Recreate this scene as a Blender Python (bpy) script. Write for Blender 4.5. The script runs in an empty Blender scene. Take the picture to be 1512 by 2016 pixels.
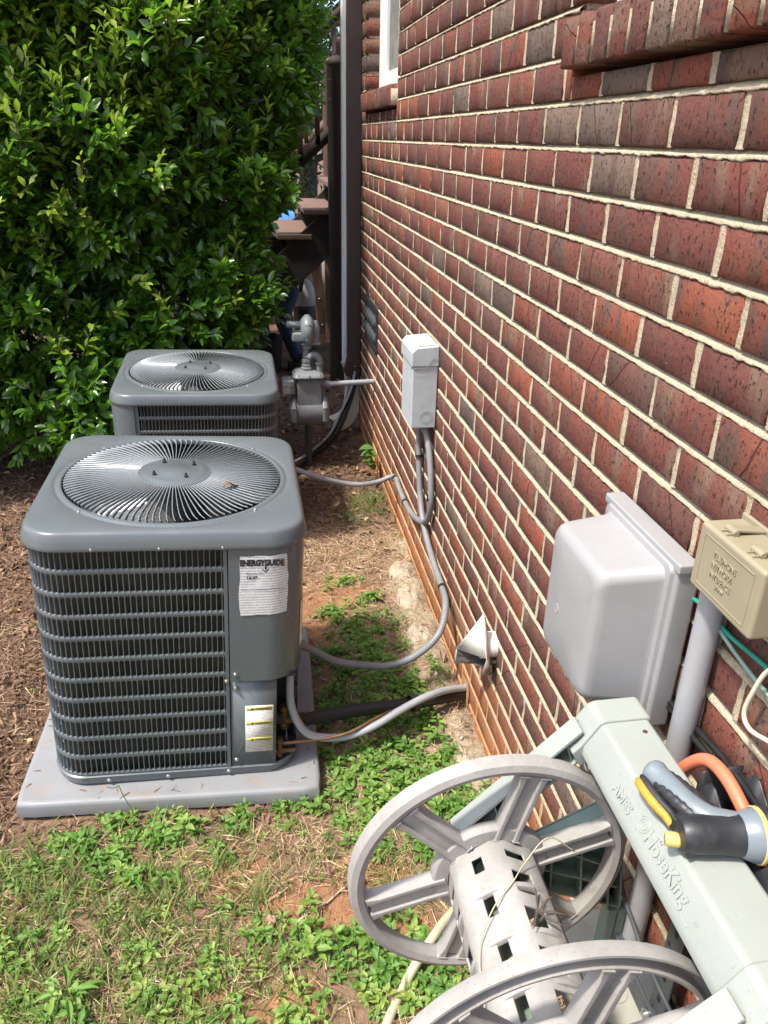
import bpy, math, random
import numpy as np
from mathutils import Matrix, Vector
random.seed(7); rng = np.random.default_rng(7)
SC = bpy.context.scene
COL = SC.collection
# ------------------------------------------------------------------ camera
W = 0.66            # x of the brick wall's face; the wall runs along +y
cam_d = bpy.data.cameras.new('camera'); cam = bpy.data.objects.new('camera', cam_d); COL.objects.link(cam)
CAMR = np.array([[.9874, -.0516, .1495], [-.157, -.4342, .8871], [.0191, -.8994, -.4368]])
F, CX, CY = 1514., 756., 1008.
CAMZ = 1.8084
_q, _ = np.linalg.qr(CAMR.T); CR = CAMR.copy()
CR[1] /= np.linalg.norm(CR[1]); CR[0] -= CR[0].dot(CR[1])*CR[1]; CR[0] /= np.linalg.norm(CR[0]); CR[2] = np.cross(CR[0], CR[1])
X, Y, Z = CR[:, 0], -CR[:, 1], -CR[:, 2]
cam.matrix_world = Matrix(((X[0], Y[0], Z[0], 0), (X[1], Y[1], Z[1], 0), (X[2], Y[2], Z[2], CAMZ), (0, 0, 0, 1)))
cam_d.sensor_fit = 'VERTICAL'; cam_d.sensor_height = 36; cam_d.sensor_width = 27; cam_d.lens = F/2016*36
cam_d.clip_start = .02; cam_d.clip_end = 500
SC.camera = cam
# ------------------------------------------------------------------ sky, sun, exposure
SUN = Vector((-.43, -.15, .88)).normalized()
world = bpy.data.worlds.new('World'); SC.world = world; world.use_nodes = True
nt = world.node_tree; nt.nodes.clear()
sky = nt.nodes.new('ShaderNodeTexSky'); sky.sky_type = 'NISHITA'; sky.sun_disc = False
sky.sun_elevation = math.asin(SUN.z); sky.sun_rotation = math.atan2(SUN.x, SUN.y)
sky.dust_density = 3.0; sky.air_density = 1.0
bg = nt.nodes.new('ShaderNodeBackground'); bg.inputs['Strength'].default_value = .15
out = nt.nodes.new('ShaderNodeOutputWorld')
nt.links.new(sky.outputs[0], bg.inputs['Color']); nt.links.new(bg.outputs[0], out.inputs['Surface'])
sd = bpy.data.lights.new('sun', 'SUN'); sd.energy = 2.7; sd.angle = math.radians(4); sd.color = (1, .95, .87)
so = bpy.data.objects.new('sun', sd); COL.objects.link(so); so.rotation_euler = SUN.to_track_quat('Z', 'Y').to_euler()
vs = SC.view_settings
vs.view_transform = 'Standard'; vs.look = 'None'; vs.exposure = 1.24; vs.gamma = 1; vs.use_curve_mapping = False
SC.cycles.max_bounces = 8

# ------------------------------------------------------------------ noise
def _h(i, j, s):
    n = (i*374761393 + j*668265263 + s*974711) & 0xffffffff
    n = ((n ^ (n >> 13))*1274126177) & 0xffffffff
    return ((n ^ (n >> 16)) & 0xffff)/65535.
def vnoise(x, y, s=0):
    x = np.asarray(x, float); y = np.asarray(y, float)
    i = np.floor(x).astype(np.int64); j = np.floor(y).astype(np.int64); u = x-i; v = y-j
    u = u*u*(3-2*u); v = v*v*(3-2*v)
    return (_h(i, j, s)*(1-u)+_h(i+1, j, s)*u)*(1-v)+(_h(i, j+1, s)*(1-u)+_h(i+1, j+1, s)*u)*v
def fbm(x, y, s=0, o=4):
    a = 1.; t = 0; n = 0
    for k in range(o):
        t = t+a*vnoise(x*2**k, y*2**k, s+k*17); n += a; a *= .5
    return t/n
def sstep(a, b, x):
    t = np.clip((np.asarray(x, float)-a)/(b-a), 0, 1); return t*t*(3-2*t)
# ------------------------------------------------------------------ mesh helpers
def mesh(name, V, F_, mats=(), smooth=False, attrs=None, midx=None):
    V = np.asarray(V, np.float32).reshape(-1, 3)
    me = bpy.data.meshes.new(name)
    if isinstance(F_, np.ndarray): groups = [F_]
    else:
        by = {}
        for f in F_: by.setdefault(len(f), []).append(f)
        groups = [np.array(v) for v in by.values()]
        if midx is not None:
            mo = {}
            for f, m in zip(F_, midx): mo.setdefault(len(f), []).append(m)
            midx = np.concatenate([np.array(v) for v in mo.values()])
    me.vertices.add(len(V)); me.vertices.foreach_set('co', V.ravel())
    nl = sum(g.size for g in groups); npoly = sum(len(g) for g in groups)
    me.loops.add(nl); me.polygons.add(npoly)
    me.loops.foreach_set('vertex_index', np.concatenate([g.ravel() for g in groups]).astype(np.int32))
    st = []; p = 0
    for g in groups:
        st.append(p+np.arange(len(g))*g.shape[1]); p += g.size
    me.polygons.foreach_set('loop_start', np.concatenate(st).astype(np.int32))
    if smooth: me.polygons.foreach_set('use_smooth', np.ones(npoly, bool))
    for m in (mats if isinstance(mats, (list, tuple)) else [mats]): me.materials.append(m)
    if midx is not None: me.polygons.foreach_set('material_index', np.asarray(midx, np.int32))
    if attrs:
        for k, a in attrs.items():
            a = np.asarray(a, np.float32)
            if a.ndim == 1:
                at = me.attributes.new(k, 'FLOAT', 'POINT'); at.data.foreach_set('value', a)
            else:
                at = me.attributes.new(k, 'FLOAT_VECTOR', 'POINT'); at.data.foreach_set('vector', a.ravel())
    me.update(calc_edges=True); me.validate()
    return me
def link(name, me, parent=None, loc=None, rot=None):
    o = bpy.data.objects.new(name, me); COL.objects.link(o)
    if parent is not None: o.parent = parent
    if loc is not None: o.location = loc
    if rot is not None: o.rotation_euler = rot
    return o
def tag(o, label=None, cat=None, group=None, kind=None):
    if label: o['label'] = label
    if cat: o['category'] = cat
    if group: o['group'] = group
    if kind: o['kind'] = kind
    return o
def empty(name, label, cat, loc=(0, 0, 0), rot=(0, 0, 0), group=None):
    o = bpy.data.objects.new(name, None); COL.objects.link(o); o.location = loc; o.rotation_euler = rot
    o.empty_display_size = .05
    return tag(o, label, cat, group)
def bevel(o, w=.003, seg=2, ang=35):
    m = o.modifiers.new('bevel', 'BEVEL'); m.width = w; m.segments = seg; m.limit_method = 'ANGLE'; m.angle_limit = math.radians(ang)
    for p in o.data.polygons: p.use_smooth = True
    w2 = o.modifiers.new('wn', 'WEIGHTED_NORMAL'); w2.keep_sharp = True
    return o
class MB:
    def __init__(s): s.V = []; s.F = []; s.M = []; s.m = 0
    def add(s, V, F_):
        b = len(s.V); s.V += [tuple(map(float, v)) for v in V]
        s.F += [tuple(int(i)+b for i in f) for f in F_]; s.M += [s.m]*len(F_)
        return s
    def box(s, c, d, R=None):
        V = [Vector(((i-.5)*d[0], (j-.5)*d[1], (k-.5)*d[2])) for i in (0, 1) for j in (0, 1) for k in (0, 1)]
        if R is not None: V = [R @ v for v in V]
        return s.add([(v.x+c[0], v.y+c[1], v.z+c[2]) for v in V],
            [(0, 1, 3, 2), (4, 6, 7, 5), (0, 4, 5, 1), (2, 3, 7, 6), (0, 2, 6, 4), (1, 5, 7, 3)])
    def bx(s, a, b): return s.box([(p+q)/2 for p, q in zip(a, b)], [abs(q-p) for p, q in zip(a, b)])
    def tube(s, pts, r, n=10, cap=True):
        V, F_ = tube_vf(pts, r, n, cap); return s.add(V, F_)
    def prism(s, poly, a, b, ax):        # poly in the two other axes, extruded a..b along ax
        o = [i for i in range(3) if i != ax]; n = len(poly); V = []
        for t in (a, b):
            for p in poly:
                v = [0, 0, 0]; v[ax] = t; v[o[0]] = p[0]; v[o[1]] = p[1]; V.append(v)
        F_ = [tuple(range(n))[::-1], tuple(range(n, 2*n))]+[(i, (i+1) % n, n+(i+1) % n, n+i) for i in range(n)]
        return s.add(V, F_)
    def lathe(s, prof, c=(0, 0, 0), ax=2, n=24, R=None):
        V = []; F_ = []; m = len(prof)
        for k in range(n):
            a = 2*math.pi*k/n
            for r, h in prof:
                v = [r*math.cos(a), r*math.sin(a), h]
                if ax == 0: v = [v[2], v[0], v[1]]
                if ax == 1: v = [v[1], v[2], v[0]]
                v = Vector(v)
                if R is not None: v = R @ v
                V.append((v.x+c[0], v.y+c[1], v.z+c[2]))
        for k in range(n):
            for i in range(m-1):
                F_.append((k*m+i, ((k+1) % n)*m+i, ((k+1) % n)*m+i+1, k*m+i+1))
        return s.add(V, F_)
    def obj(s, name, mats, parent=None, smooth=False, loc=None, rot=None, bev=0, seg=2):
        me = mesh(name, s.V, s.F, mats, smooth, midx=s.M)
        o = link(name, me, parent, loc, rot)
        if bev: bevel(o, bev, seg)
        elif smooth: autosmooth(o)
        return o
def autosmooth(o, ang=40):
    try:
        o.data.set_sharp_from_angle(angle=math.radians(ang))
    except Exception: pass
    return o
def crom(pts, per=8):
    P = [Vector(p) for p in pts]; P = [P[0]*2-P[1]]+P+[P[-1]*2-P[-2]]; o = []
    for i in range(1, len(P)-2):
        for k in range(per):
            t = k/per; a, b, c, d = P[i-1], P[i], P[i+1], P[i+2]
            o.append(.5*((2*b)+(c-a)*t+(2*a-5*b+4*c-d)*t*t+(3*b-a-3*c+d)*t**3))
    o.append(P[-2].copy()); return o
def tube_vf(pts, r, n=10, cap=True):
    P = [Vector(p) for p in pts]; m = len(P)
    R = r if isinstance(r, (list, tuple, np.ndarray)) else [r]*m
    T = [(P[min(i+1, m-1)]-P[max(i-1, 0)]).normalized() for i in range(m)]
    u = T[0].orthogonal().normalized(); V = []; F_ = []
    for i in range(m):
        u = (u-T[i]*u.dot(T[i])).normalized(); w = T[i].cross(u)
        for k in range(n):
            a = 2*math.pi*k/n; V.append(P[i]+(u*math.cos(a)+w*math.sin(a))*R[i])
    for i in range(m-1):
        for k in range(n): F_.append((i*n+k, i*n+(k+1) % n, (i+1)*n+(k+1) % n, (i+1)*n+k))
    if cap: F_ += [tuple(range(n))[::-1], tuple(range((m-1)*n, m*n))]
    return V, F_
def resample(pts, step):
    P = [Vector(p) for p in pts]; d = [0]
    for a, b in zip(P, P[1:]): d.append(d[-1]+(b-a).length)
    n = max(2, int(d[-1]/step)); o = []; j = 0
    for i in range(n+1):
        t = d[-1]*i/n
        while j < len(d)-2 and d[j+1] < t: j += 1
        f = (t-d[j])/max(1e-9, d[j+1]-d[j]); o.append(P[j].lerp(P[j+1], min(1, f)))
    return o
def cable(name, pts, r, m, parent=None, n=10, per=8, rib=0, ribstep=.004):
    c = crom(pts, per); R = r
    if rib:
        c = resample(c, ribstep); R = [r+(rib if i % 2 else -rib) for i in range(len(c))]
    V, F_ = tube_vf(c, R, n)
    return link(name, mesh(name, [tuple(v) for v in V], F_, m, True), parent)

# ------------------------------------------------------------------ materials
class NT:
    def __init__(s, m):
        m.use_nodes = True; s.t = m.node_tree; s.b = s.t.nodes.get('Principled BSDF'); s.m = m
    def n(s, typ, **kw):
        nd = s.t.nodes.new(typ)
        for k, v in kw.items(): setattr(nd, k, v)
        return nd
    def L(s, a, b): s.t.links.new(a, b)
    def val(s, sock, v):
        if hasattr(v, 'is_output') or hasattr(v, 'links'): s.L(v, sock)
        else: sock.default_value = v
    def math(s, op, a, b=0., c=None, clamp=False):
        nd = s.n('ShaderNodeMath', operation=op, use_clamp=clamp); s.val(nd.inputs[0], a); s.val(nd.inputs[1], b)
        if c is not None: s.val(nd.inputs[2], c)
        return nd.outputs[0]
    def mix(s, f, a, b, blend='MIX'):
        nd = s.n('ShaderNodeMix', data_type='RGBA', blend_type=blend, clamp_factor=True)
        s.val(nd.inputs['Factor'], f)
        for nm, v in (('A', a), ('B', b)):
            sk = [i for i in nd.inputs if i.name == nm and i.type == 'RGBA'][0]
            s.val(sk, (*v, 1) if isinstance(v, tuple) and len(v) == 3 else v)
        return [o for o in nd.outputs if o.type == 'RGBA'][0]
    def noise(s, scale, det=4, rough=.55, vec=None, dim='3D', dist=0., w=None):
        nd = s.n('ShaderNodeTexNoise', noise_dimensions=dim); nd.inputs['Scale'].default_value = scale
        nd.inputs['Detail'].default_value = det; nd.inputs['Roughness'].default_value = rough; nd.inputs['Distortion'].default_value = dist
        if vec is not None: s.L(vec, nd.inputs['Vector'])
        if w is not None: s.val(nd.inputs['W'], w)
        return nd.outputs['Fac']
    def vor(s, scale, vec=None, out='Distance', feat='F1'):
        nd = s.n('ShaderNodeTexVoronoi', feature=feat); nd.inputs['Scale'].default_value = scale
        if vec is not None: s.L(vec, nd.inputs['Vector'])
        return nd.outputs[out]
    def ramp(s, f, stops, interp='LINEAR'):
        nd = s.n('ShaderNodeValToRGB'); cr = nd.color_ramp; cr.interpolation = interp
        while len(cr.elements) < len(stops): cr.elements.new(1)
        for e, (p, c) in zip(cr.elements, stops):
            e.position = p; e.color = (*c, 1) if isinstance(c, tuple) else (c, c, c, 1)
        s.L(f, nd.inputs[0]); return nd.outputs[0]
    def rng(s, v, a, b, c=0., d=1.):
        nd = s.n('ShaderNodeMapRange', clamp=True); s.val(nd.inputs[0], v)
        for i, x in enumerate((a, b, c, d)): nd.inputs[i+1].default_value = x
        return nd.outputs[0]
    def attr(s, name, out='Fac'):
        nd = s.n('ShaderNodeAttribute', attribute_name=name); return nd.outputs[out]
    def pos(s): return s.n('ShaderNodeNewGeometry').outputs['Position']
    def obj(s): return s.n('ShaderNodeTexCoord').outputs['Object']
    def xyz(s, v):
        nd = s.n('ShaderNodeSeparateXYZ'); s.L(v, nd.inputs[0]); return nd.outputs
    def comb(s, x, y, z):
        nd = s.n('ShaderNodeCombineXYZ')
        for i, q in enumerate((x, y, z)): s.val(nd.inputs[i], q)
        return nd.outputs[0]
    def bump(s, h, st=.3, dist=.002):
        nd = s.n('ShaderNodeBump'); nd.inputs['Strength'].default_value = st; nd.inputs['Distance'].default_value = dist
        s.L(h, nd.inputs['Height']); s.L(nd.outputs[0], s.b.inputs['Normal']); return nd
    def set(s, **kw):
        for k, v in kw.items():
            k = k.replace('_', ' ')
            s.val(s.b.inputs[k], (*v, 1) if isinstance(v, tuple) and len(v) == 3 else v)
def newmat(name): return NT(bpy.data.materials.new(name))
def simple(name, col, rough=.5, metal=0., var=.25, vscale=8., dirt=0., dirtcol=(.22, .12, .06), bump=.1, bscale=120., spec=.5, speck=0., grime=None):
    t = newmat(name); p = t.pos()
    n1 = t.noise(vscale, 5, .6, p)
    lo = tuple(c*(1-var) for c in col); hi = tuple(min(1, c*(1+var)) for c in col)
    c = t.ramp(n1, [(.25, lo), (.75, hi)])
    if dirt:
        d = t.noise(vscale*2.7, 6, .7, p); c = t.mix(t.rng(d, .50, .80, 0, dirt), c, dirtcol)
    if speck:
        d = t.noise(260, 2, .5, p); c = t.mix(t.rng(d, .66, .72, 0, speck), c, (.05, .045, .04))
    r = t.rng(t.noise(vscale*3, 4, .6, p), .3, .7, max(.05, rough-.1), min(1, rough+.1))
    t.set(Base_Color=c, Roughness=r, Metallic=metal); t.b.inputs['Specular IOR Level'].default_value = spec
    if bump: t.bump(t.noise(bscale, 4, .6, p), bump, .002)
    return t.m
def paint(name, col, rough=.42, bump=.08, bscale=60):
    return simple(name, col, rough, 0, .06, 3, .10, (.16, .14, .115), bump, bscale)
M = {}
M['ac'] = paint('ac_grey_paint', (.105, .121, .128), .28)
M['ac_wire'] = paint('ac_wire_paint', (.20, .222, .23), .26)
M['ac_dark'] = simple('ac_inside', (.03, .032, .03), .7)
t = newmat('coil_fins'); p = t.obj(); x = t.xyz(p)
w = t.math('FRACT', t.math('MULTIPLY', x[2], 330.))
t.set(Base_Color=t.mix(t.rng(t.noise(14, 4, .6, p), .35, .7), (.035, .036, .028), (.075, .068, .045)), Roughness=.55, Metallic=.25)
t.bump(w, .5, .002); M['coil'] = t.m
M['galv'] = simple('zinc_metal', (.55, .55, .54), .32, .9, .15, 30)
M['blade'] = simple('fan_blade_metal', (.42, .43, .43), .35, .7, .15, 10)
M['pad'] = simple('pad_plastic', (.215, .223, .231), .5, 0, .10, 6, .6, (.30, .17, .09), .12, 90, speck=.35)
M['brass'] = simple('brass_valve', (.15, .095, .04), .45, .7, .3, 40)
M['copper'] = simple('old_copper', (.28, .14, .07), .45, .6, .4, 30)
M['blackrub'] = simple('black_rubber', (.014, .014, .015), .4, 0, .3, 20, .12, (.06, .055, .05), .3, 160)
M['blackpl'] = simple('black_plastic', (.02, .022, .026), .42, 0, .25, 20, .3, (.10, .085, .07), .15, 100)
M['ribcond'] = simple('grey_conduit', (.20, .205, .21), .5, 0, .15, 12, .3, (.15, .12, .09), .1)
M['greyloop'] = simple('pale_grey_conduit', (.31, .322, .335), .42, 0, .1, 12, .3, (.28, .22, .17), .1)
M['pvc'] = simple('pvc_grey', (.30, .306, .318), .38, 0, .08, 6, .15, (.3, .27, .24), .04)
M['box'] = simple('enclosure_plastic', (.275, .275, .275), .45, 0, .08, 5, .45, (.24, .23, .215), .15, 200, speck=.2)
M['discon'] = simple('disconnect_paint', (.41, .44, .445), .42, 0, .1, 20, .5, (.36, .35, .31), .08)
M['discon_cream'] = simple('aged_sticker', (.62, .58, .45), .6)
M['tan'] = simple('tan_plastic', (.265, .235, .155), .5, 0, .08, 8, .25, (.33, .25, .17), .12, 150)
M['mint'] = simple('reel_mint_plastic', (.275, .298, .270), .42, 0, .05, 7, .4, (.30, .285, .235), .08, 120, speck=.25)
M['green'] = simple('reel_green_plastic', (.16, .215, .175), .45, 0, .12, 9, .35, (.2, .18, .14), .1)
M['reel'] = simple('reel_grey_plastic', (.30, .288, .268), .66, 0, .22, 11, .6, (.20, .185, .155), .25, 130, speck=.4)
M['reelbase'] = simple('reel_tray_plastic', (.36, .352, .296), .55, 0, .08, 8, .45, (.2, .14, .09), .1)
M['steel'] = simple('slate_steel', (.065, .075, .085), .45, .2, .2, 10, .35, (.16, .13, .10), .1)
M['orange'] = simple('orange_hose', (.58, .16, .08), .5, 0, .08, 8, .15, (.3, .12, .07), .06)
M['tanhose'] = simple('tan_hose', (.42, .385, .26), .55, 0, .1, 9, .4, (.25, .2, .13), .1)
M['greenwire'] = simple('green_wire', (.02, .26, .17), .4, 0, .15, 20)
M['palegreen'] = simple('pale_green_wire', (.22, .33, .27), .45, 0, .15, 20)
M['cream'] = simple('cream_cable', (.60, .56, .42), .4, 0, .05, 10)
M['brown'] = simple('brown_aluminium', (.042, .028, .024), .4, 0, .06, 3, .12, (.08, .06, .05), .05)
M['white'] = simple('white_paint', (.82, .80, .74), .5, 0, .05, 6, .2, (.55, .5, .4), .05)
M['gutter'] = simple('cream_gutter', (.66, .60, .48), .5, 0, .08, 8, .4, (.3, .24, .16), .05)
M['meter'] = simple('meter_grey_paint', (.165, .178, .182), .42, 0, .09, 14, .3, (.14, .12, .09), .2, 220)
M['glass'] = simple('window_glass', (.03, .035, .04), .06, 0, .05, 3, 0, bump=0)
M['mat_clear'] = simple('meter_index_glass', (.30, .31, .29), .15, 0, .25, 40, bump=0)
M['nozgrey'] = simple('nozzle_blue_grey', (.155, .185, .205), .35, 0, .12, 30, .3, (.25, .25, .25), .06)
M['yellow'] = simple('nozzle_yellow', (.55, .42, .13), .45, 0, .08, 40)
M['amber'] = simple('trigger_amber', (.48, .25, .03), .45, 0, .25, 90, .6, (.14, .07, .02), .1)
M['cap'] = simple('black_print', (.015, .015, .015), .6, bump=0)
M['greyprint'] = simple('faded_print', (.30, .30, .29), .7, bump=0)
M['lint'] = simple('grey_lint', (.075, .066, .058), .95, 0, .5, 60, .6, (.05, .045, .04), 1., 120)
M['flap'] = simple('vent_white_plastic', (.72, .69, .64), .5, 0, .06, 9, .45, (.5, .38, .28), .06)
M['flapdark'] = simple('vent_grey_inside', (.33, .32, .30), .6, 0, .2, 20, .6, (.12, .10, .09), .2)
M['bark'] = simple('bark', (.075, .055, .042), .85, 0, .35, 30, .4, (.04, .045, .03), .7, 60)
M['jeans'] = simple('denim', (.035, .062, .115), .85, 0, .45, 14, .3, (.10, .14, .20), .5, 70)
M['skin'] = simple('skin', (.42, .25, .18), .55, 0, .1, 20)
M['shirt'] = simple('dark_shirt', (.05, .055, .06), .85, 0, .2, 12, bump=.3)
M['leather'] = simple('brown_leather', (.07, .030, .017), .35, 0, .25, 30)
M['boot'] = simple('dark_boot', (.02, .017, .015), .6)
M['dome'] = simple('pale_grey_enamel', (.40, .39, .38), .35, 0, .06, 6)
M['tankdark'] = simple('dark_grey_enamel', (.05, .048, .047), .5, 0, .1, 8)
M['tarp'] = simple('blue_tarp', (.05, .22, .62), .35, 0, .35, 7, .3, (.5, .65, .8), .3, 14)
def wood(name, col, var=.35, ax=2):
    t = newmat(name); p = t.obj(); x = t.xyz(p); s = [60., 60., 60.]; s[ax] = 2.5
    v = t.comb(t.math('MULTIPLY', x[0], s[0]), t.math('MULTIPLY', x[1], s[1]), t.math('MULTIPLY', x[2], s[2]))
    n = t.noise(1., 5, .6, v, dist=.6); m = t.noise(6, 3, .5, p)
    c = t.mix(n, tuple(k*(1-var) for k in col), tuple(k*(1+var) for k in col)); c = t.mix(t.rng(m, .4, .75, 0, .4), c, tuple(k*.6 for k in col))
    t.set(Base_Color=c, Roughness=.8); t.bump(n, .35, .003); return t.m
M['deckwood'] = wood('deck_wood', (.17, .105, .078)); M['shadewood'] = wood('shaded_deck_wood', (.035, .026, .022))  # second one is the deck wood with shade put into its colour
M['fencewood'] = wood('weathered_fence_wood', (.27, .235, .21)); M['palewood'] = wood('pale_new_wood', (.42, .36, .22))
# --- bricks
def brick_mat(name, individual):
    t = newmat(name)
    if individual: seed = t.xyz(t.n('ShaderNodeObjectInfo').outputs['Color'])
    else: seed = t.xyz(t.attr('bseed', 'Vector'))
    uv = t.xyz(t.attr('buv', 'Vector')); p = t.pos(); P = t.xyz(p)
    r, g, b = seed[0], seed[1], seed[2]
    base = t.ramp(r, [(0, (.135, .046, .037)), (.2, (.160, .053, .041)), (.38, (.178, .056, .041)), (.52, (.128, .054, .043)), (.66, (.20, .060, .041)), (.80, (.235, .068, .042)), (.875, (.28, .078, .042)), (.91, (.185, .125, .092)), (.97, (.155, .112, .090)), (1., (.085, .062, .058))])
    off = t.math('MULTIPLY', g, 57.)
    bv = t.comb(t.math('ADD', t.math('MULTIPLY', uv[0], 2.6), off), t.math('MULTIPLY', uv[1], .28), t.math('MULTIPLY', b, 31.))
    band = t.noise(1., 4, .55, bv)
    thr = t.rng(band, .53, .65)
    bandcol = t.mix(t.rng(b, .55, .6), (.185, .128, .090), (.100, .072, .060))
    c = t.mix(t.math('MULTIPLY', thr, .85), base, bandcol)
    thr2 = t.rng(t.noise(1., 3, .5, t.comb(t.math('ADD', t.math('MULTIPLY', uv[0], 5.), t.math('MULTIPLY', b, 91.)), t.math('MULTIPLY', uv[1], .5), g)), .60, .66, 0, .7)
    c = t.mix(thr2, c, (.10, .062, .05))
    c = t.mix(t.rng(t.noise(6, 5, .65, p), .42, .75, .02, .24), c, (.23, .16, .11))
    fine = t.noise(95, 6, .72, p); c = t.mix(t.rng(fine, .3, .75), t.mix(.32, c, (.03, .012, .01)), c)
    pit = t.noise(150, 3, .6, t.comb(t.math('MULTIPLY', P[0], 1.), P[1], t.math('MULTIPLY', P[2], .55)))
    pits = t.rng(pit, .60, .68); c = t.mix(t.math('MULTIPLY', pits, .55), c, (.04, .022, .018))
    # drag cut across the face
    sl = t.math('ADD', uv[0], t.math('MULTIPLY', t.math('SUBTRACT', uv[1], .5), t.math('SUBTRACT', t.math('MULTIPLY', b, .9), .45)))
    sl = t.math('ADD', sl, t.math('MULTIPLY', t.math('SUBTRACT', t.noise(14, 2, .5, p), .5), .12))
    line = t.rng(t.math('ABSOLUTE', t.math('SUBTRACT', sl, t.math('ADD', .1, t.math('MULTIPLY', t.math('FRACT', t.math('MULTIPLY', g, 7.3)), .8)))), .003, .013, 1, 0)
    line = t.math('MULTIPLY', line, t.math('LESS_THAN', t.math('FRACT', t.math('MULTIPLY', r, 13.7)), .38))
    c = t.mix(t.math('MULTIPLY', line, .4), c, (.05, .024, .02))
    white = t.rng(t.noise(170, 2, .4, p), .74, .77); white = t.math('MULTIPLY', white, t.rng(t.noise(9, 3, .5, p), .5, .65)); c = t.mix(t.math('MULTIPLY', white, .8), c, (.55, .5, .44))
    clay = t.math('MULTIPLY', t.rng(t.math('ADD', P[2], t.math('MULTIPLY', t.noise(5, 4, .6, p), .16)), .14, .46, .95, 0), t.rng(t.noise(22, 4, .6, p), .25, .6, .45, 1))
    c = t.mix(clay, c, (.36, .145, .058))
    t.set(Base_Color=c, Roughness=.88); t.b.inputs['Specular IOR Level'].default_value = .25
    h = t.math('SUBTRACT', t.math('SUBTRACT', t.math('MULTIPLY', fine, .5), t.math('MULTIPLY', pits, .8)), t.math('MULTIPLY', line, .9))
    t.bump(h, 1., .0065); return t.m
M['brick_i'] = brick_mat('brick_single', True); M['brick_m'] = brick_mat('brick_rows', False)
t = newmat('mortar'); p = t.pos(); P = t.xyz(p)
c = t.ramp(t.noise(30, 6, .65, p), [(.25, (.40, .335, .23)), (.7, (.585, .505, .365))])
sp = t.rng(t.noise(210, 3, .6, p), .52, .66, 0, .7); c = t.mix(sp, c, (.30, .24, .16))
clay = t.math('MULTIPLY', t.rng(t.math('ADD', P[2], t.math('MULTIPLY', t.noise(5, 4, .6, p), .16)), .10, .50, .9, 0), t.rng(t.noise(18, 4, .6, p), .25, .6, .6, 1))
c = t.mix(clay, c, (.50, .23, .085))
t.set(Base_Color=c, Roughness=.95); t.b.inputs['Specular IOR Level'].default_value = .15
t.bump(t.math('ADD', t.noise(260, 4, .7, p), t.noise(90, 4, .7, p)), 1., .005); M['mortar'] = t.m
# --- leaves
def leaf_mat(name, individual, dark, mid, new, rough=.32, trans=.35, spec=.5):
    t = newmat(name)
    tint = t.xyz(t.n('ShaderNodeObjectInfo').outputs['Color'])[0] if individual else t.attr('tint')
    p = t.pos()
    c = t.ramp(tint, [(0, dark), (.55, mid), (.8, tuple((a+b)/2 for a, b in zip(mid, new))), (1, new)])
    c = t.mix(t.rng(t.noise(60, 3, .5, p), .35, .7, 0, .3), c, tuple(k*.6 for k in dark))
    t.set(Base_Color=c, Roughness=rough); t.b.inputs['Specular IOR Level'].default_value = spec
    tr = t.n('ShaderNodeBsdfTranslucent'); t.L(t.mix(.5, c, (mid[0]*2.2, mid[1]*2.0, mid[2]*.8)), tr.inputs[0])
    mx = t.n('ShaderNodeMixShader'); mx.inputs[0].default_value = trans
    t.L(t.b.outputs[0], mx.inputs[1]); t.L(tr.outputs[0], mx.inputs[2])
    t.L(mx.outputs[0], t.t.nodes['Material Output'].inputs['Surface']); return t.m
HD, HM, HN = (.045, .120, .015), (.125, .275, .030), (.40, .50, .06)
M['leaf'] = leaf_mat('hedge_leaf', False, HD, HM, HN, .22, .46, .8); M['leaf_i'] = leaf_mat('hedge_leaf_single', True, HD, HM, HN, .22, .46, .8)
M['tree'] = leaf_mat('tree_leaf', False, (.012, .032, .012), (.03, .07, .02), (.06, .11, .03), .5, .25)
WD, WM, WN = (.075, .19, .030), (.17, .31, .060), (.34, .42, .10)
M['weed'] = leaf_mat('weed_leaf', False, WD, WM, WN, .5, .35, .4)
M['grass'] = leaf_mat('grass_blade', False, (.07, .14, .04), (.15, .23, .06), (.33, .36, .10), .55, .35, .35)
def attr_mat(name, stops, rough=.85, spec=.25):
    t = newmat(name); c = t.ramp(t.attr('tint'), stops); p = t.pos()
    c = t.mix(t.rng(t.noise(90, 3, .6, p), .4, .75, 0, .35), c, (.06, .04, .025))
    t.set(Base_Color=c, Roughness=rough); t.b.inputs['Specular IOR Level'].default_value = spec; return t.m
M['straw'] = attr_mat('dry_straw', [(0, (.20, .11, .065)), (.4, (.34, .22, .13)), (.75, (.50, .37, .22)), (1, (.66, .52, .33))])
M['mulch'] = attr_mat('mulch_chips', [(0, (.08, .047, .031)), (.45, (.175, .103, .063)), (.8, (.29, .178, .108)), (1, (.44, .30, .19))])
M['dead'] = attr_mat('dead_leaves', [(0, (.14, .08, .055)), (.5, (.28, .165, .11)), (.85, (.42, .28, .19)), (1, (.50, .30, .09))], .6, .4)
M['clod'] = attr_mat('clay_clods', [(0, (.30, .13, .06)), (.5, (.44, .20, .09)), (.85, (.50, .28, .15)), (1, (.5, .42, .36))])
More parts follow.
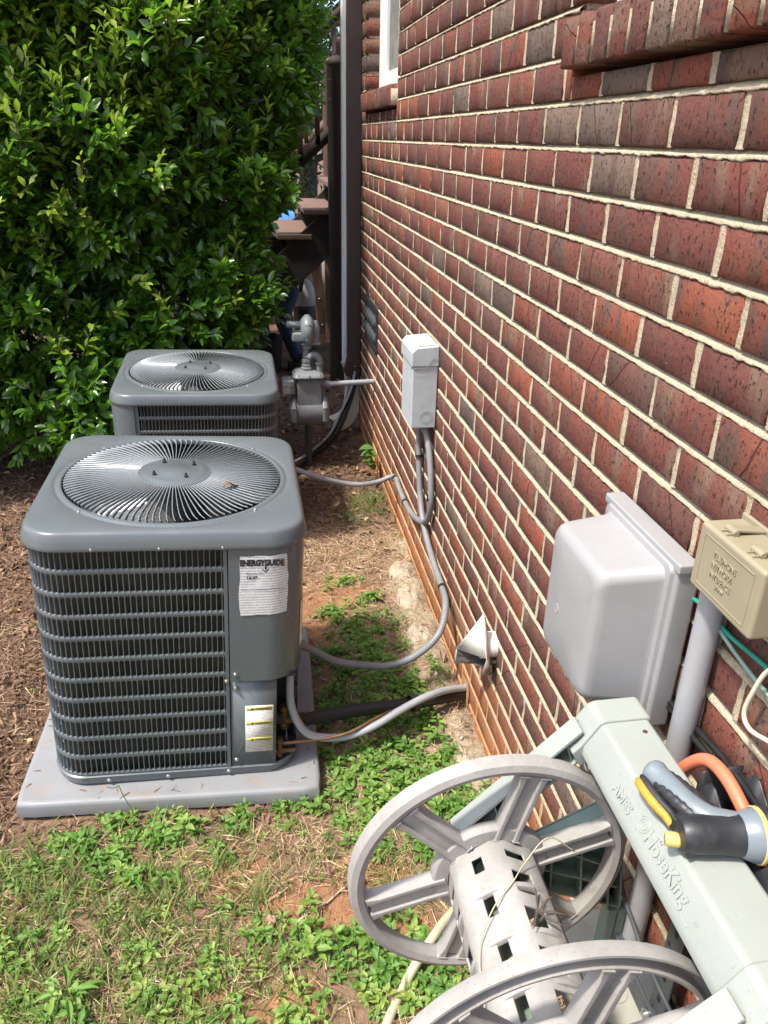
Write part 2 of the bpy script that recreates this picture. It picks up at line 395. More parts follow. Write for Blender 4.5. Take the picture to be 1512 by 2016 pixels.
# --- ground
t = newmat('ground_soil'); p = t.pos()
n1 = t.noise(3.5, 6, .65, p); n2 = t.noise(28, 6, .7, p); n3 = t.noise(160, 4, .7, p)
clay = t.ramp(n2, [(.25, (.23, .11, .06)), (.5, (.35, .18, .095)), (.75, (.46, .28, .165))])
soil = t.ramp(n2, [(.25, (.13, .08, .055)), (.55, (.26, .17, .11)), (.8, (.38, .27, .18))])
mul = t.ramp(n2, [(.25, (.085, .05, .036)), (.55, (.17, .105, .07)), (.8, (.26, .165, .11))])
pale = t.ramp(n2, [(.25, (.24, .18, .11)), (.5, (.43, .36, .25)), (.8, (.56, .48, .38))])
c = t.mix(t.rng(t.math('ADD', n1, t.math('MULTIPLY', t.attr('clay'), .42)), .58, .80), soil, clay)
c = t.mix(t.attr('mulch'), c, mul); c = t.mix(t.attr('pale'), c, pale)
c = t.mix(t.rng(n3, .35, .7, .3, 0), c, (.05, .03, .02))
t.set(Base_Color=c, Roughness=.95); t.b.inputs['Specular IOR Level'].default_value = .15
t.bump(t.math('ADD', n2, t.math('MULTIPLY', n3, .6)), .8, .012); M['ground'] = t.m
# printed labels
def print_mat(name, paper, ink, uvscale, strength=.6, wear=.3):
    t = newmat(name); o = t.obj(); x = t.xyz(o)
    line = t.math('GREATER_THAN', t.math('FRACT', t.math('MULTIPLY', x[2], uvscale)), .55)
    brk = t.rng(t.noise(1., 3, .6, t.comb(t.math('MULTIPLY', x[0], 420.), 0., t.math('FLOOR', t.math('MULTIPLY', x[2], uvscale)))), .42, .5)
    blk = t.rng(t.noise(26, 3, .5, o), .36, .46)
    c = t.mix(t.math('MULTIPLY', t.math('MULTIPLY', line, brk), t.math('MULTIPLY', blk, strength)), paper, ink)
    c = t.mix(t.rng(t.noise(70, 5, .7, o), .5, .7, 0, wear), c, tuple(k*.55 for k in paper))
    t.set(Base_Color=c, Roughness=.6); return t.m
M['paper'] = print_mat('energy_label_paper', (.70, .70, .69), (.25, .25, .25), 130., .75, .5)
M['warn'] = print_mat('warning_label_paper', (.74, .71, .66), (.16, .16, .16), 190., .8, .1)
M['warnyel'] = simple('warning_yellow', (.50, .46, .10), .6, 0, .2, 90, bump=0)

FONT = bpy.data.curves.new('f', 'FONT').font
def text(name, body, size, m, parent, mw, extrude=.0005, sx=1., offset=0., spacing=1.):
    cu = bpy.data.curves.new(name, 'FONT'); cu.body = body; cu.size = size; cu.extrude = extrude; cu.offset = offset
    cu.space_character = spacing; cu.resolution_u = 3
    cu.align_x = 'LEFT'; tmp = bpy.data.objects.new('tmp_text', cu); COL.objects.link(tmp)
    dg = bpy.context.evaluated_depsgraph_get(); me = bpy.data.meshes.new_from_object(tmp.evaluated_get(dg))
    bpy.data.objects.remove(tmp); bpy.data.curves.remove(cu)
    me.name = name; me.materials.clear(); me.materials.append(m)
    o = link(name, me, parent); o.matrix_local = mw @ Matrix.Diagonal((sx, 1, 1, 1)); return o
def frame3(org, ex, ey):
    ex = Vector(ex).normalized(); ey = Vector(ey); ey = (ey-ex*ey.dot(ex)).normalized(); ez = ex.cross(ey)
    return Matrix(((ex.x, ey.x, ez.x, org[0]), (ex.y, ey.y, ez.y, org[1]), (ex.z, ey.z, ez.z, org[2]), (0, 0, 0, 1)))
def project(P):
    P = np.asarray(P, float)-np.array([0, 0, CAMZ]); c = P @ CR
    return CX+F*c[..., 0]/c[..., 2], CY+F*c[..., 1]/c[..., 2], c[..., 2]

# =================================================================== GROUND
BLOB_PALE = [(.664, 3.254, .09), (.62, 3.05, .07), (.61, 2.876, .10), (.60, 2.635, .10), (.60, 2.418, .09), (.59, 2.25, .07), (.60, 1.979, .08), (.60, 1.856, .09), (.61, 1.719, .08), (.62, 1.60, .07)]
BLOB_CLAY = [(-.128, 1.493, .10), (.121, 1.348, .12), (.186, 1.447, .07), (-.01, 1.367, .08), (.25, 1.40, .09), (-.02, 1.1, .1), (-.2, 1.15, .06), (.1, 2.7, .22), (.25, 2.9, .2), (.3, 1.25, .08), (.4, 7.6, .8)]
def blobs(x, y, B):
    r = np.zeros(np.broadcast(x, y).shape)
    for bx, by, s in B: r = np.maximum(r, np.exp(-(((x-bx)**2+(y-by)**2)/(s*s))))
    return r
def ground_z(x, y):
    x = np.asarray(x, float); y = np.asarray(y, float)
    z = .042*sstep(.25, -.75, x)*sstep(.2, 1.2, y)*(1-sstep(3.0, 4.2, y))
    z = z+(fbm(x*2.2, y*2.2, 3, 4)-.5)*.035+(fbm(x*14, y*14, 5, 4)-.5)*.022
    lump = blobs(x, y, BLOB_PALE); z = z+lump*(.018+.05*fbm(x*11, y*11, 9, 4))
    z = z+(sstep(6.2, 8.4, y)*.10)
    far = sstep(9, 30, np.hypot(x, y)); z = z*(1-far)
    padm = sstep(.60, .50, np.abs(x+.325)) * sstep(.60, .50, np.abs(y-2.185)); z = z-padm*.03
    return z-.004
def axis(segs):
    o = []
    for a, b, d in segs: o += list(np.arange(a, b-1e-6, d))
    return np.array(o+[segs[-1][1]])
gx = axis([(-90, -20, 14), (-20, -4, 2), (-4, -1.6, .12), (-1.6, .80, .014), (.80, 2, .2), (2, 20, 3), (20, 90, 14)])
gy = axis([(-40, -4, 9), (-4, .4, .5), (.4, .9, .05), (.9, 3.2, .014), (3.2, 5.4, .025), (5.4, 9, .08), (9, 20, 1), (20, 120, 12)])
GX, GY = np.meshgrid(gx, gy); GZ = ground_z(GX, GY); nx = len(gx); ny = len(gy)
idx = np.arange(nx*ny).reshape(ny, nx)
Q = np.stack([idx[:-1, :-1], idx[:-1, 1:], idx[1:, 1:], idx[1:, :-1]], -1).reshape(-1, 4)
def mulchw(x, y):
    n = (fbm(x*1.7, y*1.7, 21, 4)-.5)*.5
    return np.clip(np.maximum(sstep(-.55, -.85, x+n*.5)*sstep(1.5, 1.75, y+n*.4), np.maximum(sstep(3.3, 4.0, y+n), sstep(.12, -.1, np.abs(y-1.70))*sstep(.1, -.2, x)*.6)), 0, 1)
pale = np.clip(blobs(GX, GY, BLOB_PALE)*1.4-.15+(fbm(GX*9, GY*9, 33)-.5)*.5, 0, 1)*sstep(.42, .52, GX)
tag(link('ground', mesh('ground', np.stack([GX, GY, GZ], -1), Q, M['ground'], True,
    dict(clay=blobs(GX, GY, BLOB_CLAY).ravel(), mulch=mulchw(GX, GY).ravel(), pale=pale.ravel()))), kind='structure')

# =================================================================== BRICK HOUSE
CH = .0838; Z0 = 1.798; BL = .196; J = .0125     # course height, one joint's height, brick module, joint
Y_END = 5.06; Y_BEG = -.6; ZTOP = 3.25
WINS = [(3.80, 4.815, 1.94, 3.6), (.35, 1.715, 1.94, 3.6)]
SILLX = 0.628
house = empty('brick_house', 'red brick house wall with raised cream mortar joints along the right side', 'house', (W, 2.4, 0))
hm = lambda o: (o.location.__setitem__(slice(0, 3), Vector(o.location)-Vector((W, 2.4, 0))), o)[1]
def hchild(name, me, parent=None):
    o = link(name, me, parent or house)
    if parent is None: o.location = (-W, -2.4, 0)
    return o
def cut(y0, y1, z0, z1):
    """pieces of a brick rectangle left outside the window openings"""
    P = [(y0, y1, z0, z1)]
    for a, b, c, d in WINS:
        o = []
        for (p, q, r, s) in P:
            sa, sb = a-.0, b+.0
            if s <= c-.012 or q <= sa or p >= sb: o.append((p, q, r, s)); continue
            if r < c-.012:
                if c-.012-r > .012:
                    if p < sa: o.append((p, sa, r, s))
                    o.append((max(p, sa), min(q, sb), r, c-.012))
                    if q > sb: o.append((sb, q, r, s))
                    continue
            if p < sa-.01: o.append((p, sa, r, s))
            if q > sb+.01: o.append((sb, q, r, s))
        P = o
    return P
def brick_vf(L, H, D, r):
    """one brick, face at x=0 looking to -x; 40 triangles, edges chamfered and uneven"""
    a = [(-.5, -.5), (0, -.5), (.5, -.5), (.5, 0), (.5, .5), (0, .5), (-.5, .5), (-.5, 0)]
    V = []; c = .0035
    for u, v in a: V.append((.0035+r.uniform(0, .0015), u*L+r.uniform(-.0012, .0012), v*H+r.uniform(-.0012, .0012)))
    for u, v in a: V.append((r.uniform(-.0006, .0012), u*(L-2*c)+r.uniform(-.001, .001), v*(H-2*c)+r.uniform(-.0012, .0012)))
    for u, v in a: V.append((D, u*L, v*H))
    V.append((r.uniform(-.001, .001), 0, 0))
    F_ = []
    for i in range(8):
        j = (i+1) % 8
        F_ += [(24, 8+j, 8+i), (8+i, 8+j, j, i), (i, j, 16+j, 16+i)]
    return V, F_
row0 = int(math.floor((-.12-Z0)/CH)); row1 = int(math.ceil((ZTOP-Z0)/CH))
bricks = []
rb = random.Random(11)
for k in range(row0, row1):
    zb = Z0+k*CH+J/2; zt = Z0+(k+1)*CH-J/2
    ph = 1.3717 if k % 2 else 1.2645+0.0
    ph = (1.3717 if k % 2 == 1 else 1.2645)+rb.uniform(-.006, .006)
    n0 = int(math.floor((Y_BEG-ph)/BL)); n1 = int(math.ceil((Y_END-ph)/BL))
    for n in range(n0, n1):
        y0 = ph+n*BL+J/2+rb.uniform(-.002, .002); y1 = ph+(n+1)*BL-J/2+rb.uniform(-.002, .002)
        y0 = max(y0, Y_BEG); y1 = min(y1, Y_END)
        if y1-y0 < .02: continue
        for (a, b, c, d) in cut(y0, y1, zb, zt):
            if b-a > .012 and d-c > .01: bricks.append((a, b, c, d, rb.random(), rb.random(), rb.random(), (b-a) > .17 and (d-c) > .065))
# the 300 that show largest become single objects
def area(b):
    P = np.array([(W, b[0], b[2]), (W, b[1], b[2]), (W, b[1], b[3]), (W, b[0], b[3])]); u, v, w = project(P)
    if (w < .1).any(): return 0
    cu, cv = u.mean(), v.mean()
    if not (-60 < cu < 1560 and -60 < cv < 2080): return 0
    return abs(sum(u[i]*v[(i+1) % 4]-u[(i+1) % 4]*v[i] for i in range(4)))/2
full = sorted([b for b in bricks if b[7]], key=area, reverse=True)
single = set(id(b) for b in full[:300] if area(b) > 80)
protos = []
for k in range(12):
    V, F_ = brick_vf(BL-J, CH-J, .09, rb); V = np.array(V)
    protos.append(mesh('brick', V, F_, M['brick_i'], attrs=dict(buv=np.stack([V[:, 1]/(BL-J)+.5, V[:, 2]/(CH-J)+.5, V[:, 0]*0], -1))))
VV = []; FF = []; UV = []; SD = []
for b in bricks:
    cy, cz = (b[0]+b[1])/2, (b[2]+b[3])/2
    xo = rb.uniform(-.0018, .0018); tw = rb.uniform(-.006, .006); tz = rb.uniform(-.006, .006)
    if id(b) in single:
        o = hchild('brick', rb.choice(protos)); o.location = (xo, cy-2.4, cz); o.rotation_euler = (rb.uniform(-.004, .004), tw, tz)
        o.scale = (1, (b[1]-b[0])/(BL-J), 1); o.color = (b[4], b[5], b[6], 1)
    else:
        V, F_ = brick_vf(b[1]-b[0], b[3]-b[2], .09, rb); base = len(VV)
        for v in V:
            VV.append((W+xo+v[0]+tz*v[1], cy+v[1], cz+v[2])); UV.append((v[1]/(BL-J)+.5, v[2]/(CH-J)+.5, 0)); SD.append(b[4:7])
        FF += [tuple(i+base for i in f) for f in F_]
tag(hchild('brick_courses', mesh('brick_courses', VV, FF, M['brick_m'], attrs=dict(buv=UV, bseed=SD))), kind='stuff')
# mortar: raked bed joints with a ragged, squeezed-out lower lip, flat perpends
mb = MB(); rm = random.Random(5)
def yspans(z):
    S = [(Y_BEG, Y_END)]
    for a, b, c, d in WINS:
        if z > c-.02:
            o = []
            for p, q in S:
                if a > p: o.append((p, min(a, q)))
                if b < q: o.append((max(b, p), q))
            S = [s for s in o if s[1]-s[0] > .02]
    return S
MV = []; MF = []
for k in range(row0, row1+1):
    zj = Z0+k*CH
    for (ya, yb) in yspans(zj):
        n = int((yb-ya)/.0065)+1; ys = np.linspace(ya, yb, n)
        lip = (fbm(ys*70, ys*0+k*7.7, 41, 3)-.5); up = (fbm(ys*90, ys*0+k*3.3, 47, 3)-.5); big = (fbm(ys*7, ys*0+k*1.3, 52, 2)-.5)
        prof = [(-J/2-.0012+lip*.009, .0035+0*lip), (-J/2-.0002+lip*.008, -.0004+big*.002+up*.0012), (-J/2+.0022+lip*.003, -.0006+big*.003+up*.0015), (-.001, .0022+big*.002+lip*.002), (J/2-.0045+up*.003, .0070+up*.003), (J/2-.0015+up*.003, .0098), (J/2+.001, .013)]
        b = len(MV)
        for i in range(n):
            for dz, dx in prof: MV.append((W+(dx if np.isscalar(dx) else dx[i]), ys[i], zj+(dz if np.isscalar(dz) else dz[i])))
        m = len(prof)
        for i in range(n-1):
            for j in range(m-1): MF.append((b+i*m+j, b+i*m+j+1, b+(i+1)*m+j+1, b+(i+1)*m+j))
for b in bricks:           # perpend on the far end of each brick
    if b[1] >= Y_END-.03: continue
    n = 6; base = len(MV)
    for i in range(n):
        z = b[2]+(b[3]-b[2])*i/(n-1); j1 = rm.uniform(-.002, .002); j2 = rm.uniform(-.002, .002); d = rm.uniform(-.0005, .002)
        for dy, dx in ((-.0022+j1, .004), (-.0005+j1, .001+d), (J/2, .0005+d), (J+.0005+j2, .001+d), (J+.0022+j2, .004)):
            MV.append((W+dx, b[1]+dy, z))
    for i in range(n-1):
        for j in range(4): MF.append((base+i*5+j, base+(i+1)*5+j, base+(i+1)*5+j+1, base+i*5+j+1))
hchild('mortar', mesh('mortar', MV, MF, M['mortar'], True))
# the block behind the brick skin, left open at the windows
core = MB()
x0, x1 = W+.014, W+.40
core.bx((x0, Y_BEG, -.15), (x1, Y_END-.003, 1.93))
core.bx((x0, Y_BEG, 1.93), (x1, .35-.003, ZTOP)); core.bx((x0, 1.715+.003, 1.93), (x1, 3.80-.003, ZTOP)); core.bx((x0, 4.815+.003, 1.93), (x1, Y_END-.003, ZTOP))
o = core.obj('wall_core', M['mortar'], house); o.location = (-W, -2.4, 0)
o = MB().bx((W+.40, Y_BEG, -.15), (W+4, Y_END-.003, ZTOP)).obj('wall_core', M['mortar'], house); o.location = (-W, -2.4, 0)
# windows
def window(y0, y1, far):
    f = MB(); xf = W+.085
    f.bx((xf-.012, y0, 2.03), (xf+.05, y0+.055, 3.6)); f.bx((xf-.012, y1-.055, 2.03), (xf+.05, y1, 3.6)); f.bx((xf-.010, y0+.055, 2.03), (xf+.05, y1-.055, 2.085))
    f.bx((xf+.008, y0+.055, 2.085), (xf+.04, y0+.10, 3.6)); f.bx((xf+.008, y1-.10, 2.085), (xf+.04, y1-.055, 3.6)); f.bx((xf+.010, y0+.10, 2.085), (xf+.04, y1-.10, 2.13))
    w = f.obj('window', M['white'], house, bev=.004); w.location = (-W, -2.4, 0)
    MB().bx((xf+.026, y0+.09, 2.12), (xf+.032, y1-.09, 3.6)).obj('pane', M['glass'], w)
    s = MB().bx((xf-.035, y0, 2.012), (xf+.04, y1, 2.03)); s.obj('window_sill', M['white'], w, bev=.004)
    w['label'] = 'white framed window farther along the wall' if far else 'white framed window nearer the camera'
    # rowlock bricks of the sill, laid on edge and sloping out
    n = int((y1-y0)/.0735); pit = (y1-y0)/n
    Vs, Fs = brick_vf(.0735-.010, .17, .075, rb)
    th = math.radians(9)
    for i in range(n):
        b = hchild('sill_brick', sillmesh[i % len(sillmesh)]); b.location = (SILLX-W+.0+rb.uniform(-.001, .001), y0+(i+.5)*pit-2.4, 1.983); b.rotation_euler = (0, rb.uniform(-.004, .004), 0)
        b.color = (rb.uniform(.3, .97), rb.random(), rb.random()*.5, 1)
    mo = MB()
    mo.bx((SILLX+.004, y0+.004, 1.944), (W+.08, y1-.004, 2.008)); o = mo.obj('sill_mortar', M['mortar'], house); o.location = (-W, -2.4, 0)
sillmesh = []
for k in range(6):
    V, F_ = brick_vf(.0625, .084, .13, rb); V = np.array(V); sh = np.where(V[:, 2] > 0, V[:, 0]*.12, 0); uvv = np.stack([V[:, 2]/.18+.5, V[:, 1]/.08+.5, V[:, 0]*0], -1); V[:, 2] += sh
    sillmesh.append(mesh('sill_brick', V, F_, M['brick_i'], attrs=dict(buv=uvv)))
window(3.80, 4.815, True); window(.35, 1.715, False)
# foundation vent
fv = MB(); vy0, vy1, vz0, vz1 = 4.25, 4.74, .700, .960
fr = .035
for a, b in (((W-.010, vy0, vz0), (W+.02, vy1, vz0+fr)), ((W-.010, vy0, vz1-fr), (W+.02, vy1, vz1)), ((W-.010, vy0, vz0+fr), (W+.02, vy0+fr, vz1-fr)), ((W-.010, vy1-fr, vz0+fr), (W+.02, vy1, vz1-fr))): fv.bx(a, b)
ve = fv.obj('foundation_vent', M['blackpl'], house, bev=.004); ve.location = (-W, -2.4, 0); ve['label'] = 'black louvred foundation vent low on the wall'
MB().bx((W-.0015, vy0+fr, vz0+fr), (W+.004, vy1-fr, vz1-fr)).obj('vent_back', M['cap'], ve)
for i in range(5):
    for j in range(2):
        yy = vy0+fr+.03+i*.085; s = MB(); s.box((W-.006, yy+.01+j*.0, vz0+fr+.05+j*.088), (.006, .05, .055), Matrix.Rotation(.5, 3, 'Z') @ Matrix.Rotation(.35, 3, 'Y')); s.obj('vent_louvre', M['steel'], ve)
# broken render where the refrigerant lines pass through the wall
rp = MB()
V, F_ = brick_vf(.10, .16, .03, rb)
rng2 = random.Random(3)
n = 14; ring = []
pts = [(W-.006, 2.10, .03)]
for i in range(n):
    a = 2*math.pi*i/n; r = rng2.uniform(.75, 1.15); pts.append((W-.002+rng2.uniform(-.003, .001), 2.10+.055*r*math.cos(a), .04+.085*r*math.sin(a)))
rp.add(pts, [(0, 1+i, 1+(i+1) % n) for i in range(n)])
o = rp.obj('mortar_patch', M['mortar'], house); o.location = (-W, -2.4, 0)

# =================================================================== AIR CONDITIONERS
HB = .36; RC = .10          # half width, corner radius of the cabinet
def rrect(h, r, n=12):
    """rounded square, counter-clockwise from the +x side; h half size"""
    o = []
    for q in range(4):
        cx, cy = [(h-r, h-r), (-h+r, h-r), (-h+r, -h+r), (h-r, -h+r)][q]
        for i in range(n+1):
            a = math.pi/2*(q+i/n); o.append((cx+r*math.cos(a), cy+r*math.sin(a)))
    return o
def rr_at(th, h, r):
    c, s = abs(math.cos(th)), abs(math.sin(th)); k = h-r
    if c >= s and h/c*s <= k: d = h/c
    elif s > c and h/s*c <= k: d = h/s
    else:
        b = k*(c+s); d = b+math.sqrt(max(0, b*b-(2*k*k-r*r)))
    return d*math.cos(th), d*math.sin(th)
def path_pts(h, r):
    """closed outline as a list with arc lengths, starting on the front (-y) side at x=.155 and going to -x"""
    P = []
    seg = 60
    P = [(.155, -h)]
    P += [(-h+r, -h)]
    def arc(cx, cy, a0, a1, r=r, n=14): return [(cx+r*math.cos(a0+(a1-a0)*i/n), cy+r*math.sin(a0+(a1-a0)*i/n)) for i in range(1, n+1)]
    P += arc(-h+r, -h+r, -math.pi/2, -math.pi); P += [(-h, h-r)]
    P += arc(-h+r, h-r, math.pi, math.pi/2); P += [(h-r, h)]
    P += arc(h-r, h-r, math.pi/2, 0); P += [(h, -h+r)]
    P += arc(h-r, -h+r, 0, -math.pi/2); P += [(.155, -h)]
    D = [0]
    for a, b in zip(P, P[1:]): D.append(D[-1]+math.hypot(b[0]-a[0], b[1]-a[1]))
    return np.array(P), np.array(D)
def on_path(P, D, s, off=0.):
    s = np.asarray(s, float); x = np.interp(s, D, P[:, 0]); y = np.interp(s, D, P[:, 1])
    e = .004; tx = np.interp(s+e, D, P[:, 0])-np.interp(s-e, D, P[:, 0]); ty = np.interp(s+e, D, P[:, 1])-np.interp(s-e, D, P[:, 1])
    l = np.hypot(tx, ty)+1e-9; nx, ny = ty/l*-1, tx/l     # outward is to the left of travel reversed: fixed below
    sgn = np.sign(x*(-ty)+y*tx); nx, ny = -ty/l*sgn, tx/l*sgn
    return x+nx*off, y+ny*off
PP, PD = path_pts(HB, RC)
S_GR_END = PD[-1]-(HB-RC-.155)-(math.pi/2*RC)-.012      # where the slotted guard ends on the right side
def grille_mesh():
    pit = .0148; nc = int(S_GR_END/pit); pit = S_GR_END/nc
    z0, z1, nr = .036, .742, 11; ph = (z1-z0)/nr
    V = []; Fq = []; Ft = []
    hw = pit*.5-.0010; hh = ph*.5-.0064; c = .0035
    hole = [(-hw, -hh+c), (-hw+c*.6, -hh), (hw-c*.6, -hh), (hw, -hh+c), (hw, hh-c*2), (hw-c, hh), (-hw+c*.6, hh), (-hw, hh-c*.6)]
    out = [(-pit/2, -ph/2), (pit/2, -ph/2), (pit/2, ph/2), (-pit/2, ph/2)]
    cell = np.array(out+hole+hole); dep = np.array([0]*12+[-.007]*8)
    quads = [(0, 1, 6, 5), (1, 2, 8, 7), (2, 3, 10, 9), (3, 0, 4, 11)]
    tris = [(0, 5, 4), (1, 7, 6), (2, 9, 8), (3, 11, 10)]
    for i in range(8): quads.append((4+i, 4+(i+1) % 8, 12+(i+1) % 8, 12+i))
    k = len(cell); vs_ = []
    cols = (np.arange(nc)+.5)*pit; rows = z0+(np.arange(nr)+.5)*ph
    for r in rows:
        s = (cols[:, None]+cell[None, :, 0]); x, y = on_path(PP, PD, s, dep[None, :])
        z = np.broadcast_to(r+cell[None, :, 1], x.shape); vs_.append(np.stack([x, y, z], -1).reshape(-1, 3))
    V = np.concatenate(vs_); b = (np.arange(nc*nr)*k)[:, None, None]
    q = (np.array(quads)[None]+b).reshape(-1, 4); t3 = (np.array(tris)[None]+b).reshape(-1, 3)
    allf = [tuple(f) for f in q]+[tuple(f) for f in t3]
    # plain strips above and below, and the end stile
    me = mesh('grille_panel', V, allf, M['ac']); return me
def strip(s0, s1, z0, z1, off, n=40, thick=.0025):
    s = np.linspace(s0, s1, n); x, y = on_path(PP, PD, s, off); xi, yi = on_path(PP, PD, s, off-thick); V = []; F_ = []
    for i in range(n):
        V += [(x[i], y[i], z0), (x[i], y[i], z1), (xi[i], yi[i], z1), (xi[i], yi[i], z0)]
    for i in range(n-1):
        for j in range(4): F_.append((i*4+j, i*4+(j+1) % 4, (i+1)*4+(j+1) % 4, (i+1)*4+j))
    F_ += [(0, 1, 2, 3), tuple((n-1)*4+j for j in (3, 2, 1, 0))]
    return V, F_
def low(r): return [(f, .7385+(z-.7385)*.74 if z > .7385 else z) for f, z in r]
def ring_loft(rings, n=144):
    V = []; F_ = []; m = len(rings)
    for fn, z in rings:
        for k in range(n):
            th = 2*math.pi*k/n; x, y = fn(th); V.append((x, y, z))
    for i in range(m-1):
        for k in range(n): F_.append((i*n+k, i*n+(k+1) % n, (i+1)*n+(k+1) % n, (i+1)*n+k))
    return V, F_
circ = lambda r: (lambda th: (r*math.cos(th), r*math.sin(th)))
rsq = lambda h, r: (lambda th: rr_at(th, h, r))
RF = .312
cover_vf = ring_loft(low([(circ(RF), .782), (circ(RF), .7995), (circ(RF+.002), .8030), (circ(RF+.005), .8040), (circ(RF+.013), .8015), (circ(RF+.016), .7985), (circ(RF+.020), .7975), (circ(RF+.024), .8000), (circ(RF+.028), .8015),
    (rsq(.350, .086), .8005), (rsq(.3555, .090), .7985), (rsq(.3598, .094), .7945), (rsq(.3632, .098), .787), (rsq(.3672, .102), .770), (rsq(.3705, .105), .752), (rsq(.3715, .105), .742), (rsq(.3705, .105), .7385), (rsq(.366, .10), .7385), (rsq(.355, .10), .745)]), 160)
GR = grille_mesh()
def guard_mesh():
    V = []; F_ = []; n = 102
    for k in range(n):
        th = 2*math.pi*k/n
        R_ = [.094, .13, .18, .23, .27, .295, .308]
        A = [0, .002, .006, .012, .02, .03, .046]
        b = len(V)
        for r, a in zip(R_, A):
            zc = .7872+.009*(1-((r-.094)/.214)**2); t = .0010
            dx, dy = -math.sin(th+a)*t, math.cos(th+a)*t; x, y = r*math.cos(th+a), r*math.sin(th+a)
            tw = (.0014 if r < .29 else .005)
            tx, ty = -math.sin(th+a)*tw, math.cos(th+a)*tw
            V += [(x-dx, y-dy, zc+.002), (x+dx, y+dy, zc+.002), (x+dx+tx, y+dy+ty, zc-.0045), (x-dx+tx, y-dy+ty, zc-.0045)]
        for i in range(len(R_)-1):
            for j in range(4): F_.append((b+i*4+j, b+i*4+(j+1) % 4, b+(i+1)*4+(j+1) % 4, b+(i+1)*4+j))
    return mesh('guard_wires', V, F_, M['ac_wire'])
GW = guard_mesh()
def screw(parent, x, y, z, nrm, r=.0048):
    s = MB(); q = Vector((0, 0, 1)).rotation_difference(Vector(nrm)).to_matrix()
    s.lathe([(0, .0035), (r*.45, .0035), (r*.5, .0045), (r*.8, .004), (r, .0015), (r*1.45, .0012), (r*1.5, -.001)], (x, y, z), 2, 10, q)
    return s.obj('screw', M['galv'], parent, True)
def air_conditioner(label, loc, rot, front):
    r = empty('air_conditioner', label, 'air conditioner', loc, rot, 'outdoor air conditioning units')
    # base pan
    o = rrect(.358, .10); o2 = rrect(.363, .10); o3 = rrect(.350, .095); m = len(o); b = MB()
    V = [(x, y, 0) for x, y in o3]+[(x, y, .004) for x, y in o]+[(x, y, .030) for x, y in o2]+[(x, y, .033) for x, y in o]+[(x, y, .020) for x, y in o3]
    F_ = [(k*m+i, k*m+(i+1) % m, (k+1)*m+(i+1) % m, (k+1)*m+i) for k in range(4) for i in range(m)]+[tuple(range(m))[::-1], tuple(range(4*m, 5*m))]
    b.add(V, F_); b.obj('base_pan', M['ac'], r, True)
    g = link('grille_panel', GR, r)
    st = MB()
    for a in (strip(0, S_GR_END, .738, .748, .0008, 120), strip(-.0+0.0, .010, .03, .745, .0012, 4), strip(S_GR_END-.006, S_GR_END+.012, .03, .745, .0012, 6)): st.add(*a)
    st.obj('guard_trim', M['ac'], r, True)
    # coil inside the guard
    ci = MB(); s = np.linspace(.0, S_GR_END, 160); x, y = on_path(PP, PD, s, -.022); n = len(s)
    ci.add([(x[i], y[i], z) for i in range(n) for z in (.03, .742)], [(2*i, 2*i+2, 2*i+3, 2*i+1) for i in range(n-1)]); ci.obj('coil', M['coil'], r, True)
    # service panels on the free corner
    up = MB(); up.add(*strip(S_GR_END+.012, PD[-1]-.003, .335, .737, .006, 50, .0035)); up.obj('upper_service_panel', M['ac'], r, True)
    lo = MB(); lo.bx((.158, -.3585, .034), (.29, -.354, .331)); lo.bx((.2865, -.354, .034), (.29, -.23, .331)); lo.obj('lower_service_panel', M['ac'], r)
    ins = MB(); ins.bx((.18, -.23, .03), (.357, -.226, .74)); ins.bx((.18, -.35, .333), (.345, -.23, .336)); ins.bx((.17, -.35, .03), (.175, -.226, .74)); ins.obj('valve_recess', M['ac_dark'], r)
    # top cover, guard, motor
    tc = MB(); tc.add(*cover_vf); tc.obj('top_cover', M['ac'], r, True)
    link('guard_wires', GW, r)['kind'] = 'stuff'
    hb = MB(); hb.lathe([(.1065, .7897), (.1065, .7972), (.105, .7992), (.094, .8007), (.088, .8042), (.082, .8052), (.045, .8052), (.042, .8072), (0, .8072)], (0, 0, 0), 2, 48); hub = hb.obj('motor_cover', M['ac'], r, True)
    for a in (.6, 2.1, 3.75, 5.3):
        bl = MB(); bl.lathe([(.006, 0), (.006, .006), (.0042, .007), (.0032, .007), (.0032, .013), (0, .013)], (.066*math.cos(a), .066*math.sin(a), .8042), 2, 8); bl.obj('bolt', M['blackpl'], hub, True)
    mt = MB(); mt.lathe([(0, .788), (.075, .788), (.085, .775), (.085, .66), (.06, .645), (0, .645)], (0, 0, 0), 2, 28); mt.obj('fan_motor', M['ac_dark'], r, True)
    for k in range(3):
        f = MB(); n = 9; V = []; a0 = 2*math.pi*k/3+.4
        for i in range(n):
            for j in range(6):
                u = i/(n-1)-.5; rr = .07+.225*j/5; a = a0+u*(1.25+.25*j/5); V.append((rr*math.cos(a), rr*math.sin(a), .685-u*.105+.012*math.sin(math.pi*(i/(n-1)))))
        f.add(V, [(i*6+j, (i+1)*6+j, (i+1)*6+j+1, i*6+j+1) for i in range(n-1) for j in range(5)]); f.obj('fan_blade', M['blade'], r, True)
    ff = MB(); ff.lathe([(0, .50), (.30, .50), (.325, .60), (.325, .775)], (0, 0, 0), 2, 36); ff.obj('fan_shroud', M['ac_dark'], r, True)
    for s_ in (.012, .17, .335): 
        x, y = on_path(PP, PD, np.array([s_]), .004); screw(r, x[0]*1.012, y[0]*1.012, .7435, (x[0] if abs(x[0]) > abs(y[0]) else 0, y[0] if abs(y[0]) >= abs(x[0]) else 0, 0), .0042)
    for a in (.78, 2.36, 3.93, 5.5): screw(r, .327*math.cos(a), .327*math.sin(a), .7835, (0, 0, 1), .0042)
